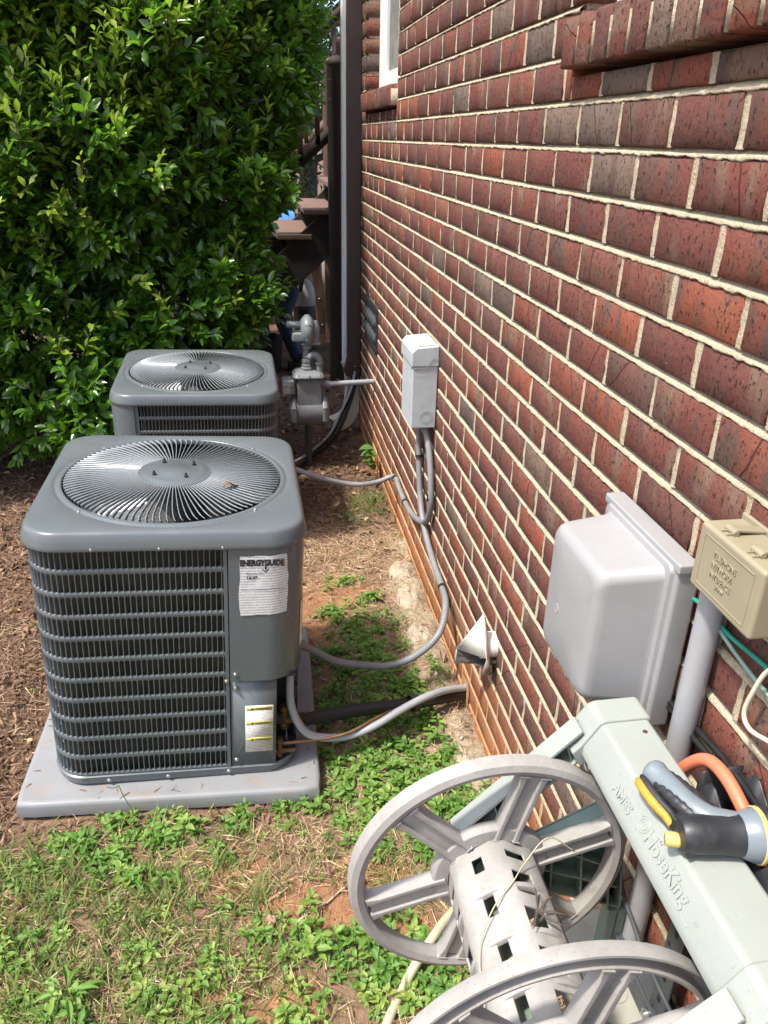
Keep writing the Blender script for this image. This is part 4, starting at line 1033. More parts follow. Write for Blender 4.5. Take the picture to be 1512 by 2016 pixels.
# --- slotted steel stand and crate behind the reel
rk = empty('steel_stand', 'slate coloured slotted steel stand behind the hose reel', 'stand', (.625, .60, 0))
ro = Vector((-.625, -.60, 0))
def kchild(b, n, m, **k): o = b.obj(n, m, rk, **k); o.location = ro; return o
for y in (.725, .33):
    b = MB(); b.bx((.612, y-.021, -.02), (.616, y+.021, .80)); b.bx((.616, y+.017, -.02), (.652, y+.021, .80)); kchild(b, 'upright', M['steel'], bev=.001)
    b = MB()
    for z in np.arange(.06, .80, .055): b.bx((.6112, y-.004, z), (.6122, y+.004, z+.018)); b.bx((.6112, y+.008, z+.02), (.6122, y+.013, z+.03))
    kchild(b, 'slot', M['cap'])
b = MB(); b.bx((.604, .28, .425), (.611, .90, .470)); b.bx((.611, .28, .465), (.652, .90, .470)); kchild(b, 'beam', M['steel'], bev=.0015)
b = MB(); b.lathe([(.011, 0), (.0105, -.003), (.006, -.0035), (.006, -.007), (0, -.0075)], (.604, .735, .449), 0, 12); kchild(b, 'bolt', M['galv'], smooth=True)
b = MB(); b.bx((.585, .28, .782), (.654, .76, .790)); kchild(b, 'shelf', M['steel'])
b = MB()
for (y0, y1) in ((.46, .735),):
    V = []; 
    def wallq(pts, z0, zs):
        n = len(pts); base = len(b.V); v = []
        for p, z1 in zip(pts, zs): v += [(p[0], p[1], z0), (p[0], p[1], z1)]
        b.add(v, [(2*i, 2*i+2, 2*i+3, 2*i+1) for i in range(n-1)])
    yy = np.linspace(.46, .735, 23); zs = 1.005+.010*np.sign(np.sin(yy*92))*(np.abs(np.sin(yy*92)) > .35)
    wallq([(.588, y) for y in yy], .7905, zs); wallq([(.653, y) for y in yy], .7905, zs+.006)
    for y in (.46, .735): wallq([(x, y) for x in np.linspace(.588, .653, 7)], .7905, [1.008, 1.012, 1.002, 1.002, 1.012, 1.012, 1.012])
    b.bx((.588, .46, .7905), (.653, .735, .7935))
    for y in (.52, .60, .68): b.box((.5875, y, .90), (.004, .006, .2))
cr = b.obj('plastic_crate', M['blackpl'], None); m_ = cr.modifiers.new('s', 'SOLIDIFY'); m_.thickness = .003; tag(cr, 'black plastic crate squeezed between the reel bar and the wall', 'crate')
thing_cable('orange_hose', 'short bend of orange hose between the reel bar and the crate', 'hose', [(.584, .80, .93), (.590, .785, .965), (.597, .762, 1.005), (.60, .737, 1.026), (.60, .701, 1.032), (.60, .664, 1.024), (.602, .625, 1.004), (.607, .59, .985), (.615, .54, .96), (.62, .48, .95)], .0095, M['orange'], n=14)
# --- spray nozzle lying across the bar
nz = empty('spray_nozzle', 'black and blue-grey spray nozzle with yellow trigger lying on the reel bar', 'hose nozzle', (.54, .64, 1.0))
no = Vector((-.54, -.64, -1.0))
def nchild(b, n, m, parent=None, **k):
    o = b.obj(n, m, parent or nz, **k)
    if parent is None: o.location = no
    return o
AXY, AXZ = .618, 1.0265
Rn = Matrix.Rotation(-.16, 3, 'Z')
def nl(prof, m, name, n=28): 
    b = MB(); c = Vector((.54, AXY, AXZ)); b.lathe([(r, x-.54) for r, x in prof], (c.x, c.y, c.z), 0, n, Rn); return nchild(b, name, m, smooth=True)
nl([(0, .490), (.010, .490), (.0205, .4915), (.0235, .497), (.0245, .515), (.0240, .535), (.0245, .552), (.0262, .565), (.0285, .575)], M['blackpl'], 'barrel')
nl([(.0250, .5635), (.0275, .568), (.0310, .576), (.0335, .583), (.0338, .586)], M['nozgrey'], 'flare')
nl([(.0338, .5855), (.0352, .5865), (.0354, .5905), (.034, .592)], M['yellow'], 'yellow_ring')
col = nl([(.0335, .5915), (.0345, .593), (.0345, .600), (.0335, .6005), (.0335, .602), (.0345, .6025), (.0345, .612), (.034, .626), (.031, .6285), (.012, .6285), (.012, .624), (0, .624)], M['blackpl'], 'twist_collar')
hp = crom([(.5065, .735, 1.0285), (.510, .718, 1.030), (.516, .690, 1.032), (.524, .662, 1.033), (.536, .640, 1.032), (.556, .626, 1.030), (.580, .612, 1.028)], 7)
hr = np.interp(np.linspace(0, 1, len(hp)), [0, .03, .10, .2, .5, .75, 1], [.008, .0165, .0185, .0165, .0160, .0185, .024])
b = MB(); b.tube(hp, list(hr), 20); nchild(b, 'handle', M['nozgrey'], smooth=True)
for (o_, nm) in (((.010, .0045, .0055), 'grip'), ((-.0105, -.004, .001), 'grip')):
    c = hp[9:33]; V = [p+Vector(o_) for p in c]; b = MB(); b.tube(V, [.0102*math.sin(math.pi*(.06+.88*i/(len(c)-1)))**.4+.0007*math.sin(i*2.2) for i in range(len(c))], 12); nchild(b, nm, M['blackpl'], smooth=True)
tg = crom([(.4835, .7255, 1.022), (.4835, .705, 1.022), (.487, .680, 1.021), (.4925, .660, 1.020), (.4935, .645, 1.019)], 6)
b = MB(); b.tube(tg, list(np.interp(np.linspace(0, 1, len(tg)), [0, .08, .5, 1], [.003, .0062, .0068, .005])), 12); tgo = nchild(b, 'trigger', M['amber'], smooth=True)
b = MB(); b.tube([p+Vector((.0068, .0015, .004)) for p in tg], list(np.interp(np.linspace(0, 1, len(tg)), [0, .08, .5, 1], [.003, .0058, .006, .006])), 10); b.box((.5035, .639, 1.026), (.018, .022, .020), Matrix.Rotation(.5, 3, 'Z')); b.box((.4965, .617, 1.018), (.007, .030, .018), Matrix.Rotation(.1, 3, 'Z')); nchild(b, 'trigger_lever', M['blackpl'], bev=.0012)
b = MB(); b.lathe([(0, .009), (.0035, .009), (.0042, .008), (.0042, .0)], (.5035, .6385, 1.0285), 2, 12); nchild(b, 'pivot_pin', M['galv'], smooth=True)
b = MB(); b.lathe([(0, -.009), (.0085, -.009), (.0098, -.004), (.0098, .006), (.0085, .010), (0, .010)], (.4845, .6255, 1.018), 0, 9, Matrix.Rotation(-.35, 3, 'Z')); nchild(b, 'flow_knob', M['yellow'])
b = MB(); b.tube([(.494, .6235, 1.020), (.512, .621, 1.0225)], .0032, 8); nchild(b, 'valve_stem', M['brass'], smooth=True)

# =================================================================== GAS METER
gm = empty('gas_meter', 'grey gas meter with regulator and pipe running to the wall', 'gas meter', (.272, 4.35, .225))
go = Vector((-.272, -4.35, -.2)); MX, MY = .272, 4.35
def gchild(b, n, m=None, parent=None, **k):
    o = b.obj(n, m or M['meter'], parent or gm, **k)
    if parent is None: o.location = go
    return o
b = MB(); b.lathe([(.080, -.085), (.088, -.070), (.088, .070), (.080, .085)], (MX, MY, .335), 0, 36); gchild(b, 'diaphragm_case', smooth=True)
for sx in (-1, 1):
    b = MB(); pf = [(0, .118), (.085, .112), (.10, .100), (.104, .092), (.104, .076), (.09, .074), (0, .074)]
    b.lathe([(r, sx*h) for r, h in pf], (MX, MY, .335), 0, 8, Matrix.Rotation(math.pi/8, 3, 'X')); d = gchild(b, 'end_cover', bev=.006)
    for k in range(8):
        a = math.pi/4*k+.39; bb = MB(); bb.lathe([(0, .012), (.006, .012), (.007, -.012), (0, -.012)], (MX+sx*.088, MY+.098*math.cos(a), .335+.098*math.sin(a)), 0, 8); gchild(bb, 'bolt', M['meter'], d)
b = MB(); b.prism([(.198, .36), (.205, .545), (.342, .545), (.350, .36)], MY-.07, MY+.07, 1); gchild(b, 'upper_case', bev=.012, seg=3)
b = MB(); V, F_ = ring_loft([(lambda th: (lambda p: (p[0]*.088, p[1]*.085))(rr_at(th, 1, .35)), .546), (lambda th: (lambda p: (p[0]*.090, p[1]*.088))(rr_at(th, 1, .35)), .552), (lambda th: (lambda p: (p[0]*.088, p[1]*.085))(rr_at(th, 1, .35)), .560), (lambda th: (lambda p: (p[0]*.070, p[1]*.068))(rr_at(th, 1, .35)), .576), (lambda th: (lambda p: (p[0]*.02, p[1]*.02))(rr_at(th, 1, .35)), .582)], 40)
b.add([(x+MX, y+MY, z) for x, y, z in V], F_); tp_ = gchild(b, 'top_cover', smooth=True)
for (dx, dy) in ((-.06, -.078), (0, -.086), (.06, -.078), (.086, -.02), (-.086, -.02)): bb = MB(); bb.lathe([(0, .572), (.006, .571), (.0065, .538), (0, .538)], (MX+dx, MY+dy, 0), 2, 8); gchild(bb, 'bolt', M['meter'], tp_)
b = MB(); b.bx((.120, MY-.075, .455), (.188, MY+.03, .535)); ix = gchild(b, 'index_box', M['meter'], bev=.005); b = MB(); b.bx((.124, MY-.0765, .459), (.165, MY-.0745, .531)); gchild(b, 'index_window', M['mat_clear'], bev=.0005); b = MB(); b.bx((.122, MY-.078, .503), (.186, MY-.0752, .508)); gchild(b, 'index_bar', M['meter'])
def nut(c, r, h, sides=6): b = MB(); b.lathe([(0, h), (r*.9, h), (r, h*.8), (r, -h*.8), (r*.9, -h), (0, -h)], c, 2, sides); return b
P1 = .268; P2 = .338
for z, r, h in ((.588, .038, .010), (.606, .031, .009), (.632, .030, .012)): gchild(nut((P1, MY, z), r, h), 'pipe_nut', bev=.003)
b = MB(); b.tube([(P1, MY, .57), (P1, MY, .66), (P1-.004, MY, .68), (P1, MY, .73)], .021, 16); gchild(b, 'inlet_pipe', smooth=True)
b = MB(); b.tube(crom([(P1+.012, MY-.02, .652), (P1+.028, MY-.022, .668), (P1+.052, MY-.024, .664), (P2, MY-.024, .640), (P2, MY-.024, .612), (P2, MY-.024, .548)], 6), .019, 16); gchild(b, 'bypass_pipe', smooth=True)
for c, r, h in (((P2, MY-.024, .622), .0245, .005), ((P2, MY-.024, .560), .0245, .006), ((P1, MY, .655), .026, .006), ((P1, MY, .715), .028, .014)): gchild(nut(c, r, h, 18), 'pipe_collar', smooth=True)
b = MB(); b.tube(crom([(P2, MY-.024, .555), (P2, MY-.024, .515), (P2+.012, MY-.024, .499), (P2+.045, MY-.022, .4965)], 6), .022, 14); gchild(b, 'outlet_elbow', smooth=True)
b = MB(); b.tube([(P2+.03, MY-.022, .4965), (.70, 4.378, .491)], .0155, 16); gchild(b, 'outlet_pipe', M['pvc'], smooth=True)
b = MB(); b.lathe([(.0245, -.006), (.0245, .006), (.017, .008)], (P2+.042, MY-.022, .4965), 0, 16); gchild(b, 'pipe_collar', smooth=True)
b = MB(); b.lathe([(0, -.040), (.055, -.038), (.078, -.020), (.084, -.008), (.084, .008), (.078, .020), (.06, .034), (0, .036)], (.274, MY, .805), 0, 32); rg = gchild(b, 'regulator_case', smooth=True)
for k in range(6): a = k*math.pi/3+.5; bb = MB(); bb.lathe([(0, .014), (.007, .014), (.007, -.014), (0, -.014)], (.274, MY+.080*math.cos(a), .805+.080*math.sin(a)), 0, 8); gchild(bb, 'bolt', M['meter'], rg)
b = MB(); b.tube([(.262, MY-.01, .838), (.158, MY-.01, .842)], .0185, 18); gchild(b, 'regulator_spring_tube', smooth=True)
b = MB(); b.bx((.185, MY-.04, .745), (.255, MY+.04, .80)); gchild(b, 'regulator_vent', bev=.014, seg=3)
b = MB(); b.tube([(.315, MY, .73), (.315, MY, .83), (.312, MY, .855)], [.030, .030, .018], 18); gchild(b, 'regulator_outlet', smooth=True)
b = MB(); b.bx((.235, MY-.035, .727), (.345, MY+.035, .739)); gchild(b, 'regulator_flange', bev=.004)
b = MB(); b.tube([(MX-.005, MY+.02, .25), (MX-.005, MY+.03, -.05)], .021, 14); gchild(b, 'riser_pipe', M['steel'], smooth=True)

# =================================================================== HOUSE CORNER
cv = empty('cable_cover', 'dark brown metal cable cover on the far corner of the brick wall', 'cable cover', (.615, 5.02, .4)); co = Vector((-.615, -5.02, -.4))
b = MB(); b.bx((.574, 4.985, .45), (.6585, 5.05, 3.3)); o = b.obj('cover', M['brown'], cv, bev=.004); o.location = co
b = MB(); b.prism([(.5725, .485), (.553, .405), (.560, .385), (.585, .372), (.6595, .368), (.6595, .485)], 4.980, 5.055, 1); o = b.obj('cover_foot', M['brown'], cv, bev=.003); o.location = co
b = MB(); b.bx((.605, 4.976, .430), (.6590, 4.9795, .462)); o = b.obj('strap', M['brown'], cv, bev=.001); o.location = co
b = MB(); b.lathe([(0, -.003), (.004, -.002), (.005, 0)], (.622, 4.976, .447), 1, 8); o = b.obj('screw', M['galv'], cv, True); o.location = co
ds_ = empty('downspout', 'cream downspout behind the brown cover ending in a ribbed elbow', 'downspout', (.59, 5.11, 0)); do = Vector((-.59, -5.11, 0))
def rect_sweep(pts, w, d, rid=0, n=28):
    P = [Vector(p) for p in pts]; V = []; F_ = []
    for i, p in enumerate(P):
        T = (P[min(i+1, len(P)-1)]-P[max(i-1, 0)]).normalized(); s = Vector((0, 1, 0)); s = (s-T*s.dot(T)).normalized(); u = T.cross(s)
        k = 1+(rid if i % 2 else -rid)
        for j in range(n):
            a = 2*math.pi*j/n; x, y = rr_at(a, 1, .25); q = 1-.05*(j % 2); V.append(p+u*(x*w*k*q)+s*(y*d*k*q))
    for i in range(len(P)-1):
        for j in range(n): F_.append((i*n+j, i*n+(j+1) % n, (i+1)*n+(j+1) % n, (i+1)*n+j))
    return V, F_
b = MB(); b.add(*rect_sweep([(.590, 5.11, 3.3), (.590, 5.11, .44)], .038, .032)); o = b.obj('pipe', M['white'], ds_, True); o.location = do
el = [(.590, 5.11, .46), (.615, 5.10, .40), (.622, 5.10, .30), (.622, 5.09, .24)]+[tuple(p) for p in resample(crom([(.622, 5.09, .24), (.618, 5.08, .17), (.598, 5.06, .105), (.555, 5.03, .062), (.50, 5.0, .045), (.455, 4.98, .038)], 6), .013)]
b = MB(); b.add(*rect_sweep(el[:4], .052, .044)); o = b.obj('elbow_neck', M['gutter'], ds_, True); o.location = do
b = MB(); b.add(*rect_sweep(el[3:], .056, .048, .03)); o = b.obj('elbow', M['gutter'], ds_, True); o.location = do
for k, (lab, c, m) in enumerate((('black cable dropping from the brown cover toward the far unit', [(.612, 5.01, .45), (.605, 4.98, .36), (.572, 4.90, .275), (.51, 4.80, .175), (.44, 4.68, .095), (.34, 4.53, .06), (.22, 4.38, .055), (.12, 4.2, .09), (.06, 4.02, .16), (.04, 3.98, .20)], M['blackrub']),
        ('second black cable bundled beside the first below the cover', [(.640, 5.02, .44), (.625, 4.98, .345), (.590, 4.90, .255), (.53, 4.79, .155), (.455, 4.66, .075), (.35, 4.50, .045), (.23, 4.33, .045), (.13, 4.15, .07), (.05, 3.95, .12)], M['blackrub']),
        ('pale grey cable beside the black pair below the cover', [(.628, 5.0, .44), (.614, 4.965, .372), (.575, 4.88, .29), (.505, 4.77, .20), (.43, 4.65, .11), (.33, 4.50, .075), (.2, 4.3, .07), (.08, 4.05, .13), (.04, 3.96, .17)], M['greyloop']))):
    thing_cable('wall_cable', lab, 'cable', c, .013 if k < 2 else .0085, m, n=10)

# =================================================================== BACKYARD: STAIR, FENCE, WORKER
SL = .88
st = empty('deck_stair', 'wooden deck stair with railing, partly coloured as in shade, behind the gas meter', 'stair', (.6, 6.85, 0)); so_ = Vector((-.6, -6.85, 0))
def dchild(b, n, m, parent=None, **k):
    o = b.obj(n, m, parent or st, **k)
    if parent is None: o.location = so_
    return o
zb_ = lambda x: .75+SL*(x-.33)
for y in (6.28, 7.40):
    b = MB(); b.prism([(-.45, zb_(-.45)), (1.9, zb_(1.9)), (1.9, zb_(1.9)+.36), (-.45, zb_(-.45)+.36)], y, y+.04, 1); dchild(b, 'stringer', M['shadewood'], bev=.004)
for i in range(9):
    x = -.30+.205*i; z = zb_(x)+.36
    b = MB(); b.bx((x-.13, 6.25, z), (x+.13, 7.46, z+.036)); dchild(b, 'tread', M['deckwood'], bev=.004)
    b = MB(); b.bx((x+.105, 6.33, z-.15), (x+.125, 7.38, z-.002)); dchild(b, 'riser', M['palewood'])
for (x, y, z1, w) in ((.635, 6.24, 2.27, .115), (.70, 7.47, 2.36, .10), (.80, 7.55, 2.50, .10), (-.35, 7.47, 1.35, .10), (-.35, 6.24, 1.30, .10), (1.6, 6.24, 3.0, .11)):
    b = MB(); h = w/2; V = [(x+a*h, y+c*h, z) for z in (-.05, z1) for a, c in ((-1, -1), (1, -1), (1, 1), (-1, 1))]+[(x+a*h*1.12, y+c*h*1.12, z1+.02) for a, c in ((-1, -1), (1, -1), (1, 1), (-1, 1))]+[(x, y, z1+.075)]
    b.add(V, [(0, 1, 5, 4), (1, 2, 6, 5), (2, 3, 7, 6), (3, 0, 4, 7), (4, 5, 9, 8), (5, 6, 10, 9), (6, 7, 11, 10), (7, 4, 8, 11), (8, 9, 12), (9, 10, 12), (10, 11, 12), (11, 8, 12)]); dchild(b, 'post', M['deckwood'] if y > 7 else M['shadewood'])  # near posts take the wood tone with shade painted in
for y, m in ((6.24, 'shadewood'), (7.47, 'deckwood')):
    for dz, t in ((1.18, .035), (.50, .05)):
        b = MB(); a = math.atan(SL); L = 2.4/math.cos(a)
        b.box((.80, y, zb_(.80)+.36+dz), (L, .09 if dz > 1 else .04, t*1.6), Matrix.Rotation(-a, 3, 'Y')); dchild(b, 'handrail' if dz > 1 else 'lower_rail', M[m])
    for i in range(15):
        x = -.25+.125*i
        if abs(x-.635) < .05: continue
        b = MB(); b.bx((x-.018, y-.02, zb_(x)+.36+.50), (x+.018, y+.02, zb_(x)+.36+1.17)); dchild(b, 'baluster', M['deckwood'])
fe = empty('board_fence', 'weathered grey vertical board fence beyond the deck stair', 'fence', (0, 7.95, 0))
rf = random.Random(2); bm_ = MB().bx((-.07, -.011, 0), (.07, .011, 1)); FB = mesh('fence_board', bm_.V, bm_.F, M['fencewood'])
for i in range(46):
    x = -4.6+.148*i; o = link('fence_board', FB, fe, (x, rf.uniform(-.012, .012), ground_z(x, 7.95)-.03), (rf.uniform(-.01, .01), 0, rf.uniform(-.01, .01))); o.scale = (rf.uniform(.97, 1.02), 1, .90+rf.uniform(-.02, .03))
for z in (.25, .75): b = MB(); b.bx((-4.7, .015, z-.04), (2.2, .05, z+.04)); b.obj('fence_rail', M['fencewood'], fe)
b = MB(); b.box((.60, 7.62, .42), (.09, .05, .95), Matrix.Rotation(-.10, 3, 'Y')); o = b.obj('leaning_plank', M['deckwood'], None, bev=.004); tag(o, 'brown plank with nail heads leaning on the grey fence', 'plank')
for z in (.15, .4, .7): bb = MB(); bb.lathe([(0, -.006), (.009, -.003), (.010, 0)], (.60-(z-.42)*.10, 7.594, z), 1, 8); bb.obj('nail_head', M['galv'], o)
b = MB(); V = []
for i in range(13):
    for j in range(9): V.append((-.62+.085*i, 7.78+.05*j+.02*math.sin(i*1.7), 1.02+.16*math.sin(j/8*math.pi)+.02*math.sin(i*2.1+j)))
b.add(V, [(i*9+j, (i+1)*9+j, (i+1)*9+j+1, i*9+j+1) for i in range(12) for j in range(8)]); o = b.obj('blue_tarp', M['tarp'], None, True); tag(o, 'bright blue tarp draped over the fence, glimpsed through the shrub', 'tarp')
b = MB(); b.lathe([(0, 0), (.105, 0), (.125, .27), (.130, .275), (.130, .285), (.120, .285), (.103, .01), (0, .01)], (.075, 6.52, .012), 2, 28); o = b.obj('black_bucket', M['blackpl'], None, True); tag(o, 'black bucket on the ground beside the worker in jeans', 'bucket')
b = MB(); b.lathe([(.09, 0), (.096, .01), (.098, .02), (.098, .40)], (.43, 7.15, .035), 2, 32); tk = b.obj('domed_tank', M['tankdark'], None, True); tag(tk, 'domed grey cylinder standing behind the worker in jeans', 'tank')
b = MB(); b.lathe([(.099, .40), (.101, .42), (.101, .48), (.09, .55), (.062, .60), (.03, .625), (0, .63)], (.43, 7.15, .035), 2, 32); b.obj('dome', M['dome'], tk, True)
b = MB(); s = np.linspace(-2.3, -1.3, 9); b.add([(.43+.1*math.cos(a), 7.15+.1*math.sin(a), z) for a in s for z in (.36, .40)], [(2*i, 2*i+2, 2*i+3, 2*i+1) for i in range(8)]); b.obj('label_band', M['cap'], tk, True)
# worker, knees bent, leaning away behind the stair
wk = empty('person', 'worker in blue jeans and brown belt bending behind the deck stair', 'person', (.25, 6.62, 0)); wo = Vector((-.25, -6.62, 0))
def skin(name, chains, m, sub=2, parent=None):
    V = []; E = []; R = []
    for ch in chains:
        pv = None
        for it in ch:
            if isinstance(it, int): i = it
            else: V.append(it[:3]); R.append(it[3]); i = len(V)-1
            if pv is not None: E.append((pv, i))
            pv = i
    me = bpy.data.meshes.new(name); me.from_pydata(V, E, []); me.materials.append(m)
    o = link(name, me, parent or wk); o.location = wo if parent is None else (0, 0, 0)
    sk = o.modifiers.new('skin', 'SKIN'); sk.use_smooth_shade = True
    for i, r in enumerate(R):
        r = r if isinstance(r, tuple) else (r, r); me.skin_vertices[0].data[i].radius = r
    me.skin_vertices[0].data[0].use_root = True
    s = o.modifiers.new('sub', 'SUBSURF'); s.levels = sub; s.render_levels = sub; return o
# hips at (.29,6.66,.71); body leans to -x with the head behind the shrub
skin('body', [[(.26, 6.66, .74, .11), (.20, 6.66, .92, .13), (.10, 6.66, 1.10, .14), (.03, 6.66, 1.19, .065), (-.01, 6.66, 1.24, .055), (-.06, 6.65, 1.30, .085), (-.11, 6.64, 1.37, .085), (-.13, 6.64, 1.42, .05)],
    [2, (.08, 6.50, 1.10, .06), (.06, 6.44, .88, .045), (-.06, 6.46, .70, .033), (-.09, 6.46, .66, .03), (-.12, 6.46, .60, .022)], [2, (.08, 6.83, 1.10, .06), (.02, 6.88, .88, .045), (-.10, 6.86, .72, .033), (-.13, 6.86, .67, .03), (-.16, 6.86, .61, .022)]], M['skin'])
for hx, hy, hz in ((-.11, 6.46, .62), (-.15, 6.86, .63)):
    for k, (dy, L) in enumerate(((-.027, .060), (-.009, .070), (.009, .066), (.027, .052))): skin('finger', [[(hx, hy+dy*.6, hz+.015, .010), (hx-.012, hy+dy, hz-.02, .009), (hx-.010, hy+dy*1.1, hz-.02-L*.5, .0085), (hx+.004, hy+dy*1.1, hz-.02-L*.9, .0075)]], M['skin'], 1)
    skin('thumb', [[(hx+.005, hy-.02, hz+.03, .012), (hx+.02, hy-.045, hz, .010), (hx+.016, hy-.045, hz-.03, .008)]], M['skin'], 1)
b = MB(); b.lathe([(0, .10), (.05, .09), (.085, .05), (.095, 0), (.09, -.03)], (-.10, 6.64, 1.39), 2, 20, Matrix.Rotation(-.6, 3, 'Y')); o = b.obj('hair', M['leather'], wk, True); o.location = wo
b = MB()
for dy in (-.03, .03): b.lathe([(0, -.008), (.008, 0), (0, .008)], (-.182, 6.64+dy, 1.36), 0, 8)
o = b.obj('eye', M['cap'], wk); o.location = wo
b = MB(); b.lathe([(0, .025), (.014, 0), (0, -.02)], (-.195, 6.64, 1.325), 2, 8); o = b.obj('nose', M['skin'], wk, True); o.location = wo
skin('jeans', [[(.285, 6.66, .735, (.098, .085)), (.28, 6.66, .665, (.115, .095)), (.255, 6.585, .60, .088), (.20, 6.54, .44, .070), (.215, 6.545, .38, .066), (.285, 6.57, .20, .058), (.315, 6.575, .115, .060), (.32, 6.575, .085, .058)],
    [1, (.235, 6.75, .60, .088), (.05, 6.78, .50, .072), (.015, 6.79, .45, .066), (.06, 6.80, .22, .056), (.08, 6.80, .09, .058)]], M['jeans'])
skin('shirt', [[(.275, 6.66, .765, .108), (.205, 6.66, .92, .14), (.105, 6.66, 1.10, .15), (.05, 6.66, 1.165, .08)], [2, (.08, 6.48, 1.09, .07), (.07, 6.455, .97, .062)], [2, (.08, 6.85, 1.09, .07), (.05, 6.87, .97, .062)]], M['shirt'])
b = MB(); b.lathe([(.108, -.02), (.114, -.018), (.114, .018), (.108, .02)], (.280, 6.66, .755), 2, 24, Matrix.Rotation(-.3, 3, 'Y')); b.box((.375, 6.60, .70), (.03, .05, .11), Matrix.Rotation(.2, 3, 'Y')); o = b.obj('belt', M['leather'], wk, bev=.004); o.location = wo
for x, y in ((.32, 6.55), (.08, 6.78)): 
    b = MB(); b.lathe([(0, 0), (.045, 0), (.052, .03), (.048, .075), (.05, .13)], (x+.01, y+.02, .012), 2, 14); b.box((x-.03, y-.03, .042), (.11, .095, .055)); o = b.obj('boot', M['boot'], wk, bev=.012, seg=3); o.location = wo

# =================================================================== FOLIAGE
LEAFV = np.array([(0, 0, 0), (-.30, .25, .05), (0, .28, -.03), (.30, .25, .05), (-.42, .55, .05), (0, .58, -.05), (.42, .55, .05), (-.24, .82, .0), (0, .84, -.08), (.24, .82, .0), (0, 1.04, -.13)], float)
LEAFF = np.array([(0, 2, 1), (0, 3, 2), (1, 2, 5), (1, 5, 4), (2, 3, 6), (2, 6, 5), (4, 5, 8), (4, 8, 7), (5, 6, 9), (5, 9, 8), (7, 8, 10), (8, 9, 10)])
def norm(v): return v/(np.linalg.norm(v, axis=-1, keepdims=True)+1e-9)
def frames(d, up, roll=None):
    """columns: side, dir (leaf length), normal"""
    d = norm(d); s = np.cross(d, up); bad = np.linalg.norm(s, axis=-1) < 1e-3; s[bad] = np.cross(d[bad], np.array([1., .2, 0])); s = norm(s); n = np.cross(s, d)
    if roll is not None:
        c, q = np.cos(roll)[:, None], np.sin(roll)[:, None]; s, n = s*c+n*q, n*c-s*q
    return np.stack([s, d, n], -1)
def instance(Mt, P, T, Fc):
    """Mt (N,3,3) scaled frames, P (N,3); copies of the template as arrays"""
    N, k = len(P), len(T); V = np.einsum('nij,kj->nki', Mt, T)+P[:, None]
    return V.reshape(-1, 3), (Fc[None]+(np.arange(N)*k)[:, None, None]).reshape(-1, Fc.shape[1])
def sprigs(base, out, rg, nl=9, L=(.10, .18), leaf=(.05, .068), width=.42, up=.55, new=.06, open_=.8):
    """leafy twigs: base points, outward directions -> leaf frames, positions, tint, twig polylines"""
    N = len(base); d = norm(out+rg.normal(0, .38, (N, 3))+np.array([0, 0, up])); ln = rg.uniform(L[0], L[1], N)
    side = norm(np.cross(d, rg.normal(0, 1, (N, 3)))); bi = np.cross(d, side)
    fr = []; ps = []; ti = []
    tn = np.where(rg.random(N) < new, rg.uniform(.75, 1, N), rg.uniform(.05, .6, N))
    for k in range(nl):
        t = .22+.78*k/(nl-1); last = k == nl-1
        a = (math.pi*(k % 2))+(math.pi/2)*((k//2) % 2)+rg.normal(0, .3, N)
        lat = side*np.cos(a)[:, None]+bi*np.sin(a)[:, None]
        od = open_*(1-.35*t)*(0.35 if last else 1)
        ld = norm(d*(1-od*.55)+lat*od+rg.normal(0, .16, (N, 3))+np.array([0, 0, -.10]))
        upv = norm(d*.45-lat*.25+np.array(SUN)*1.0+rg.normal(0, .28, (N, 3)))
        sc = rg.uniform(leaf[0], leaf[1], N)*(1-.35*max(0, t-.6)/.4)
        f = frames(ld, upv, rg.normal(0, .25, N)); fr.append(f*(sc[:, None]*np.array([width*2, 1, 1]))[:, None, :])
        ps.append(base+d*(ln*t)[:, None]+ld*.006); ti.append(np.clip(tn+rg.normal(0, .07, N)-(.1 if t < .4 else 0), 0, 1))
    return np.concatenate(fr), np.concatenate(ps), np.concatenate(ti), np.stack([base, base+d*ln[:, None]], 1)
def twig_mesh(name, segs, r, m, parent):
    P = segs; N = len(P); d = norm(P[:, 1]-P[:, 0]); s = norm(np.cross(d, np.array([.3, .5, .8]))); b = np.cross(d, s); V = []
    for e, q in ((0, r), (1, r*.45)):
        for k in range(3): a = 2*math.pi*k/3; V.append(P[:, e]+q*(s*math.cos(a)+b*math.sin(a)))
    V = np.stack(V, 1).reshape(-1, 3); F_ = (np.array([(0, 1, 4, 3), (1, 2, 5, 4), (2, 0, 3, 5)])[None]+(np.arange(N)*6)[:, None, None]).reshape(-1, 4)
    return link(name, mesh(name, V, F_, m, True), parent)
